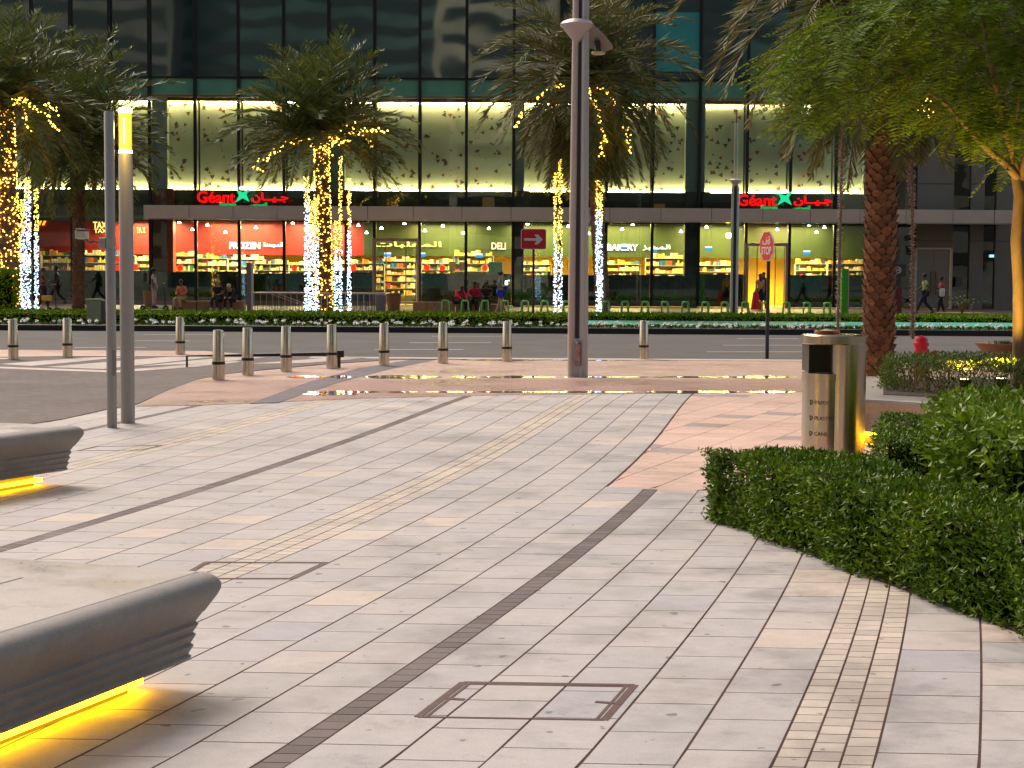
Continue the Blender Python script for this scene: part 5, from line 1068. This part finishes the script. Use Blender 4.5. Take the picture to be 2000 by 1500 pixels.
# far hedges, grass and flowers
m_fh = M('far_hedge_leaf', (.19, .30, .010), .7, col2=(.26, .36, .016), spec=.1, nscale=1.2, island=.35)
xl = P(1135, 630, 50.5).x
hedge('low_hedge', 'long low clipped hedge across the street left of the central pole', [(-24, 50.4), (xl, 50.4), (xl - .3, 53.4), (-24, 53.4)], .15, .46, 26000, .10, .05, m_fh, 31, .6, .08, .6)
hedge('low_hedge', 'low green hedge strip behind the teal cycle track', [(P(1150, 618, 57).x, 57), (26, 57), (26, 58.8), (P(1150, 618, 57).x, 58.8)], .15, .36, 17000, .10, .05, m_fh, 32, .6, .08, .6)
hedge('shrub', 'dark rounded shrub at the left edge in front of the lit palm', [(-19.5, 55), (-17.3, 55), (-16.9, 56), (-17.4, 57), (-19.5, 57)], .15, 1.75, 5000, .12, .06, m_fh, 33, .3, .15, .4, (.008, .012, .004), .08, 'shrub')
rg = np.random.default_rng(41); n = 9000; c_ = np.stack([rg.uniform(-22, 24, n), rg.uniform(47.75, 50.2, n), np.full(n, .16)], 1); leafmesh('flower_bed_foliage', c_, rg.normal(0, .6, (n, 3)) + (0, 0, .9), rg.normal(0, 1, (n, 3)), rg.uniform(.05, .12, n), .05, M('flower_foliage', (.07, .15, .012), .7, island=.4, spec=.1))
tag(bpy.data.objects['flower_bed_foliage'], 'leafy green growth in the long flower bed', 'flower bed', kind='stuff')
mb_c = []; nf_ = 330; fx = rg.uniform(-22, 24, nf_); fy = rg.uniform(47.8, 50, nf_); fz = rg.uniform(.2, .3, nf_); Cf = []; Df = []; Nf = []
for x, y, z in zip(fx, fy, fz):
    a0 = rg.uniform(0, 6.28); s_ = rg.uniform(.6, 1.2)
    for k in range(5): a = a0 + k * 1.2566; Cf.append((x, y, z)); Df.append((math.cos(a) * s_, -.3, math.sin(a) * s_)); Nf.append((0, -.5, 1))
leafmesh('white_flowers', np.array(Cf), np.array(Df), np.array(Nf), .07, .065, M('white_petal', (.85, .82, .76), .6)); tag(bpy.data.objects['white_flowers'], 'white blossoms dotted along the flower bed', 'flowers', kind='stuff')
# ------------------------------------------------------------ people
def skin_obj(name, verts, edges, radii, mat, parent, root=0, sub=1):
    me = bpy.data.meshes.new(name); me.from_pydata(verts, edges, []); me.materials.append(mat); o = bpy.data.objects.new(name, me); COL.objects.link(o); o.parent = parent
    sm = o.modifiers.new('skin', 'SKIN'); sm.use_smooth_shade = True; sm.branch_smoothing = .3
    sv_ = me.skin_vertices[0].data
    for i, r_ in enumerate(radii): sv_[i].radius = (r_, r_) if not hasattr(r_, '__len__') else r_; sv_[i].use_root = (i == root)
    s = o.modifiers.new('smooth', 'SUBSURF'); s.levels = s.render_levels = sub; return o
POSE = {  # lists of joints: pelvis, waist, chest, neck, head, top ; L/R arm: shoulder elbow wrist hand ; L/R leg: hip knee ankle toe   (x forward)
 'stand': dict(sp=[(0, 0, .95), (0, 0, 1.12), (.0, 0, 1.32), (0, 0, 1.47), (.01, 0, 1.6), (.01, 0, 1.7)], al=[(0, .17, 1.4), (-.02, .21, 1.12), (.04, .22, .88), (.06, .22, .79)], ar=[(0, -.17, 1.4), (-.02, -.21, 1.12), (.04, -.22, .88), (.06, -.22, .79)], ll=[(0, .09, .9), (.01, .1, .5), (0, .1, .08), (.15, .11, .04)], lr=[(0, -.09, .9), (.01, -.1, .5), (0, -.1, .08), (.15, -.11, .04)]),
 'walk': dict(sp=[(0, 0, .95), (0, 0, 1.12), (.02, 0, 1.32), (.03, 0, 1.47), (.05, 0, 1.6), (.05, 0, 1.7)], al=[(.02, .17, 1.4), (-.10, .21, 1.14), (-.02, .2, .92), (.02, .2, .84)], ar=[(.02, -.17, 1.4), (.12, -.21, 1.15), (.32, -.18, 1.02), (.39, -.17, 1.0)], ll=[(0, .09, .9), (.2, .1, .52), (.36, .1, .12), (.5, .11, .08)], lr=[(0, -.09, .9), (-.02, -.1, .5), (-.34, -.1, .16), (-.24, -.11, .05)]),
 'sit': dict(sp=[(0, 0, .52), (0, 0, .7), (.05, 0, .9), (.08, 0, 1.05), (.12, 0, 1.18), (.13, 0, 1.28)], al=[(.05, .17, .99), (.08, .22, .73), (.30, .12, .66), (.38, .07, .66)], ar=[(.05, -.17, .99), (.08, -.22, .73), (.30, -.12, .66), (.38, -.07, .66)], ll=[(.02, .09, .5), (.44, .12, .5), (.42, .12, .08), (.56, .13, .04)], lr=[(.02, -.09, .5), (.44, -.12, .5), (.46, -.12, .08), (.60, -.13, .04)]),
 'bend': dict(sp=[(0, 0, .52), (.06, 0, .68), (.2, 0, .82), (.3, 0, .92), (.38, 0, 1.0), (.41, 0, 1.08)], al=[(.2, .17, .9), (.34, .22, .68), (.5, .14, .56), (.56, .1, .53)], ar=[(.2, -.17, .9), (.34, -.22, .68), (.5, -.14, .56), (.56, -.1, .53)], ll=[(.02, .09, .5), (.44, .14, .5), (.42, .14, .08), (.56, .15, .04)], lr=[(.02, -.09, .5), (.44, -.14, .5), (.46, -.14, .08), (.60, -.15, .04)]),
 'phone': dict(sp=[(0, 0, .95), (0, 0, 1.12), (.0, 0, 1.32), (0, 0, 1.47), (.03, 0, 1.6), (.04, 0, 1.7)], al=[(0, .17, 1.4), (.02, .21, 1.14), (.24, .12, 1.18), (.31, .09, 1.22)], ar=[(0, -.17, 1.4), (.02, -.21, 1.14), (.24, -.12, 1.18), (.31, -.09, 1.22)], ll=[(0, .09, .9), (.14, .1, .5), (.2, .1, .1), (.34, .11, .05)], lr=[(0, -.09, .9), (-.04, -.1, .5), (-.2, -.1, .1), (-.08, -.11, .04)]),
}
def person(label, px, Y, rz, pose, skin, shirt, legs, hair, shoes=(.03, .03, .03), skirt=None, h=1.72, z0=.15, long_hair=False, shorts=False, hat=None, py=600, long_sleeve=False, legpatt=None):
    ps = POSE[pose]; k = h / 1.72; R = thing('person', label, 'person', (P(px, py, Y).x, Y, z0), rz); R.scale = (k, k, k)
    V = []; E = []; Rr = []
    def chain(pts, rs, start=None):
        prev = start
        for p_, r_ in zip(pts, rs):
            V.append(p_); Rr.append(r_); i = len(V) - 1
            if prev is not None: E.append((prev, i))
            prev = i
        return prev
    sp = ps['sp']; chain(sp, [.115, .10, .125, .05, .085, .07]); ch = 2
    hd = sp[4]; V.append((hd[0] + .095, hd[1], hd[2] - .005)); Rr.append(.016); E.append((4, len(V) - 1))
    for sgn, a in ((1, ps['al']), (-1, ps['ar'])):
        e = chain(a[:3], [.052, .04, .028], ch); w = Vector(a[2]); hv = Vector(a[3]); d = (hv - w).normalized(); s = Vector((0, 1, 0)); s = (s - d * s.dot(d)).normalized()
        V.append(tuple(w + d * .06)); Rr.append((.036, .018)); E.append((e, len(V) - 1)); pm = len(V) - 1; cv = d.cross(s)
        for f in range(4):
            b0 = w + d * .09 + s * (-.027 + .018 * f); L = (.06, .07, .075, .058)[f]; c0 = chain([tuple(b0), tuple(b0 + d * L * .6 + cv * .008), tuple(b0 + d * L + cv * .025)], [.0095, .0085, .007], pm)
        chain([tuple(w + d * .04 - s * .035 * sgn), tuple(w + d * .075 - s * .055 * sgn)], [.011, .009], e)
    for a in (ps['ll'], ps['lr']): chain(a, [.085, .058, .04, .032], 0)
    skm = M('skin_%02d' % int(skin[0] * 100), skin, .55); skin_obj('body', V, E, Rr, skm, R)
    # clothing
    shm = M('cloth_%d_%d_%d' % tuple(int(q * 99) for q in shirt), shirt, .85, col2=tuple(q * .75 for q in shirt), nscale=9)
    V2 = [sp[0], sp[1], sp[2], tuple(Vector(sp[3]) * .5 + Vector(sp[2]) * .5)]; E2 = [(0, 1), (1, 2), (2, 3)]; R2 = [.15, .135, .155, .085]
    for a in (ps['al'], ps['ar']):
        i = len(V2); el = a[1] if long_sleeve else tuple(Vector(a[0]) * .35 + Vector(a[1]) * .65); V2 += [a[0], el]; R2 += [.075, .062]; E2 += [(2, i), (i, i + 1)]
        if long_sleeve: V2.append(a[2]); R2.append(.042); E2.append((i + 1, i + 2))
    skin_obj('shirt', V2, E2, R2, shm, R)
    lgm = M('cloth_%d_%d_%d' % tuple(int(q * 99) for q in legs), legs, .85, col2=tuple(q * .7 for q in legs), nscale=9)
    V3 = [sp[0]]; R3 = [.14]; E3 = []
    for a in (ps['ll'], ps['lr']):
        i = len(V3)
        if shorts: V3 += [a[0], tuple(Vector(a[0]) * .35 + Vector(a[1]) * .65)]; R3 += [.11, .09]; E3 += [(0, i), (i, i + 1)]
        else: V3 += [a[0], a[1], tuple(Vector(a[2]) + Vector((0, 0, .03)))]; R3 += [.105, .08, .06]; E3 += [(0, i), (i, i + 1), (i + 1, i + 2)]
    skin_obj('shorts' if shorts else 'trousers', V3, E3, R3, lgm, R)
    if skirt: c_ = sp[0]; MB().lathe((c_[0], c_[1], 0), [(.26, c_[2] - .5), (.22, c_[2] - .3), (.15, c_[2] + .05)], 16).build('skirt', M('skirt_%d' % int(px), skirt, .85), R, 60)
    top = sp[5]; mb = MB(); mb.ball((hd[0] - .02, hd[1], hd[2] + .045), .105, 1, (1.0, .88, .95))
    if long_hair: mb.tube([(hd[0] - .05, 0, hd[2] + .03), (hd[0] - .09, 0, hd[2] - .1), (hd[0] - .1, 0, hd[2] - .25)], [.09, .075, .03], 8)
    mb.build('hair', M('hair_%d_%d' % (int(hair[0] * 99), int(hair[2] * 99)), hair, .6), R, 180)
    mb = MB()
    for s in (-1, 1): mb.ball((hd[0] + .078, s * .032, hd[2] + .012), .011, 0)
    mb.build('eyes', M('eye_dark', (.02, .015, .01), .3), R)
    for a in (ps['ll'], ps['lr']):
        an, to = Vector(a[2]), Vector(a[3]); MB().tube([tuple(an + Vector((-.06, 0, -.02))), tuple(an * .5 + to * .5 + Vector((0, 0, -.005))), tuple(to)], [.042, .045, .03], 8).build('shoe', M('shoe_%d' % int(shoes[0] * 99), shoes, .6), R, 60)
    return R, ps, k
W_ = math.pi
DK = (.10, .05, .03); LT = (.36, .20, .13)
person('person in white shirt and pale patterned trousers riding a kick scooter', 301, 68, 0, 'stand', DK, (.62, .55, .58), (.50, .40, .42), (.01, .01, .01), h=1.66, z0=.27, py=598)
q = P(301, 598, 68); r = thing('kick_scooter', 'dark electric kick scooter under the rider in white', 'scooter', (q.x, 68, .155)); m_sc = M('scooter_black', (.015, .015, .017), .4)
MB().box(-.35, .35, -.08, .08, .09, .13).build('deck', m_sc, r, bevel=.02)
for x in (-.47, .50):
    w = MB().tube([(x, -.03, .115), (x, .03, .115)], .112, 18).build('wheel', m_blackr, r, 30); MB().tube([(x, -.035, .115), (x, .035, .115)], .045, 12).build('hub', M('hub_grey', (.3, .3, .3), .4, .8), w, 30)
MB().tube([(-.35, 0, .1), (-.47, 0, .13)], .03, 8).build('rear_fender', m_sc, r); MB().tube([(.34, 0, .11), (.46, 0, .2), (.4, 0, 1.12)], .024, 8).build('stem', m_sc, r, 60); MB().tube([(.4, -.23, 1.14), (.4, .23, 1.14)], .018, 8).build('handlebar', m_sc, r)
q = P(296, 560, 68.25); r = thing('backpack', 'dark backpack on the scooter rider', 'bag', (q.x - .16, 68.0, 1.33)); MB().box(-.12, .06, -.14, .14, 0, .42).build('pack', m_sc, r, bevel=.05, bseg=3); MB().tube([(.05, .1, .38), (.14, .11, .36), (.17, .11, .2)], .015, 6).tube([(.05, -.1, .38), (.14, -.11, .36), (.17, -.11, .2)], .015, 6).build('straps', m_sc, r)
person('man in salmon-pink shirt and beige trousers sitting on the stone block', 356, 69.9, -W_ / 2 - .3, 'sit', DK, (.70, .22, .12), (.45, .34, .20), (.012, .01, .01), py=600, long_sleeve=True)
person('blond seated person in black with arms folded, left of the black-clad pair', 427, 69.9, -W_ / 2 - .25, 'sit', LT, (.012, .012, .014), (.03, .03, .05), (.48, .30, .12), shoes=(.4, .38, .38), py=600)
person('light-haired seated person in black leaning over, right of the black-clad pair', 453, 69.9, -W_ / 2 - .2, 'bend', LT, (.010, .010, .012), (.015, .013, .015), (.55, .38, .24), shoes=(.4, .25, .18), py=600, long_sleeve=True)
person('seated person bending in a bright pink and blue jacket', 892, 68.8, -W_ / 2 + .7, 'bend', DK, (.85, .02, .10), (.01, .01, .012), (.03, .015, .005), py=600, long_sleeve=True)
person('seated person in a dark pink top with black trousers', 927, 68.9, -W_ / 2 - .1, 'sit', DK, (.42, .01, .05), (.01, .01, .012), (.01, .008, .008), py=600, long_sleeve=True)
person('seated figure in black, barely visible left of the walking woman', 950, 68.9, -W_ / 2, 'sit', DK, (.02, .012, .012), (.012, .01, .01), (.01, .008, .008), py=600)
person('woman in grey top and blue shorts walking with a glowing phone', 977, 63.5, .15, 'phone', LT, (.14, .18, .20), (.03, .05, .55), (.01, .008, .008), shoes=(.5, .3, .25), py=600, shorts=True, long_hair=False, h=1.7)
q = P(989, 552, 63.4); tag(MB().box(-.045, .045, -.01, .0, -.07, .07).build('phone', emis('phone_screen', (.7, 1, .9), 12), loc=(q.x, 63.35, q.z)), 'bright glowing phone held by the walking woman', 'phone')
person('woman in yellow-orange top and black skirt at the lit doorway', 1484, 78, W_ / 2 + .3, 'stand', (.55, .28, .14), (.75, .38, .12), (.6, .32, .16), (.06, .03, .015), skirt=(.01, .01, .012), py=590, long_hair=True, h=1.72)
person('dark-clothed man standing inside the lit doorway', 1491, 80, -W_ / 2, 'stand', DK, (.02, .015, .02), (.015, .015, .02), (.01, .01, .01), py=590, h=1.8)
q = P(1476, 590, 77.6); r = thing('red_bag', 'long bright red bag hanging at the side of the woman in the doorway', 'bag', (q.x, 77.6, .17)); MB().lathe((0, 0, 0), [(.24, 0), (.2, .3), (.13, .8), (.1, .84)], 14, 1, .5).build('bag_body', M('bag_red', (.75, .01, .01), .5), r, 50); MB().tube([(-.08, 0, .83), (0, 0, 1.0), (.08, 0, .83)], .012, 6).build('strap', m_sc, r)
person('man in pale green shirt and dark trousers striding left past the double doors', 1806, 69.5, W_ - .1, 'walk', DK, (.42, .58, .30), (.012, .016, .04), (.01, .008, .008), py=612, h=1.74)
person('woman in red and white top with dark trousers near the double doors', 1838, 71.5, W_ + .15, 'phone', DK, (.62, .03, .03), (.015, .012, .018), (.02, .008, .008), py=608, h=1.62)
q = P(1841, 570, 71.2); r = thing('white_bag', 'white shoulder bag worn by the woman in red', 'bag', (q.x, 71.2, .15 + .75)); MB().box(-.12, .10, -.07, .07, .0, .36).build('bag_body', M('bag_white', (.62, .58, .54), .7), r, bevel=.05, bseg=3); MB().tube([(-.09, 0, .35), (-.03, 0, .62), (.06, 0, .35)], .014, 6).build('strap', M('bag_strap', (.3, .1, .1), .6), r)
person('dark silhouetted walker beyond the hanging lights at left', 112, 80, W_, 'walk', (.02, .02, .02), (.01, .012, .012), (.01, .012, .012), (.005, .005, .005), py=590, h=1.9)
person('rider in dark red top with a yellow bag leaning forward at far left', 84, 62.5, W_ * .06, 'phone', DK, (.16, .01, .015), (.03, .012, .02), (.02, .01, .01), py=604, z0=.27, h=1.6)
q = P(92, 575, 62.2); r = thing('yellow_bag', 'yellow and dark sling bag on the rider at far left', 'bag', (q.x, 62.2, q.z - .25)); MB().box(-.2, .18, -.09, .09, 0, .22).build('bag_body', M('bag_yellow', (.38, .23, .02), .6), r, bevel=.05, bseg=3); MB().tube([(-.2, 0, .3), (-.3, .1, .5), (-.25, .2, .62)], .02, 6).build('strap', m_sc, r)
q = P(86, 604, 62.5); r = thing('kick_scooter', 'dark red kick scooter ridden at far left', 'scooter', (q.x, 62.5, .155)); m_sr = M('scooter_red', (.12, .005, .01), .4)
MB().box(-.35, .35, -.08, .08, .09, .13).build('deck', m_sr, r, bevel=.02)
for x in (-.47, .50):
    w = MB().tube([(x, -.03, .115), (x, .03, .115)], .112, 18).build('wheel', m_blackr, r, 30); MB().tube([(x, -.035, .115), (x, .035, .115)], .045, 12).build('hub', MATS['hub_grey'], w, 30)
MB().tube([(.34, 0, .11), (.46, 0, .2), (.4, 0, 1.08)], .024, 8).build('stem', m_sr, r, 60); MB().tube([(.4, -.23, 1.1), (.4, .23, 1.1)], .018, 8).build('handlebar', m_sr, r)
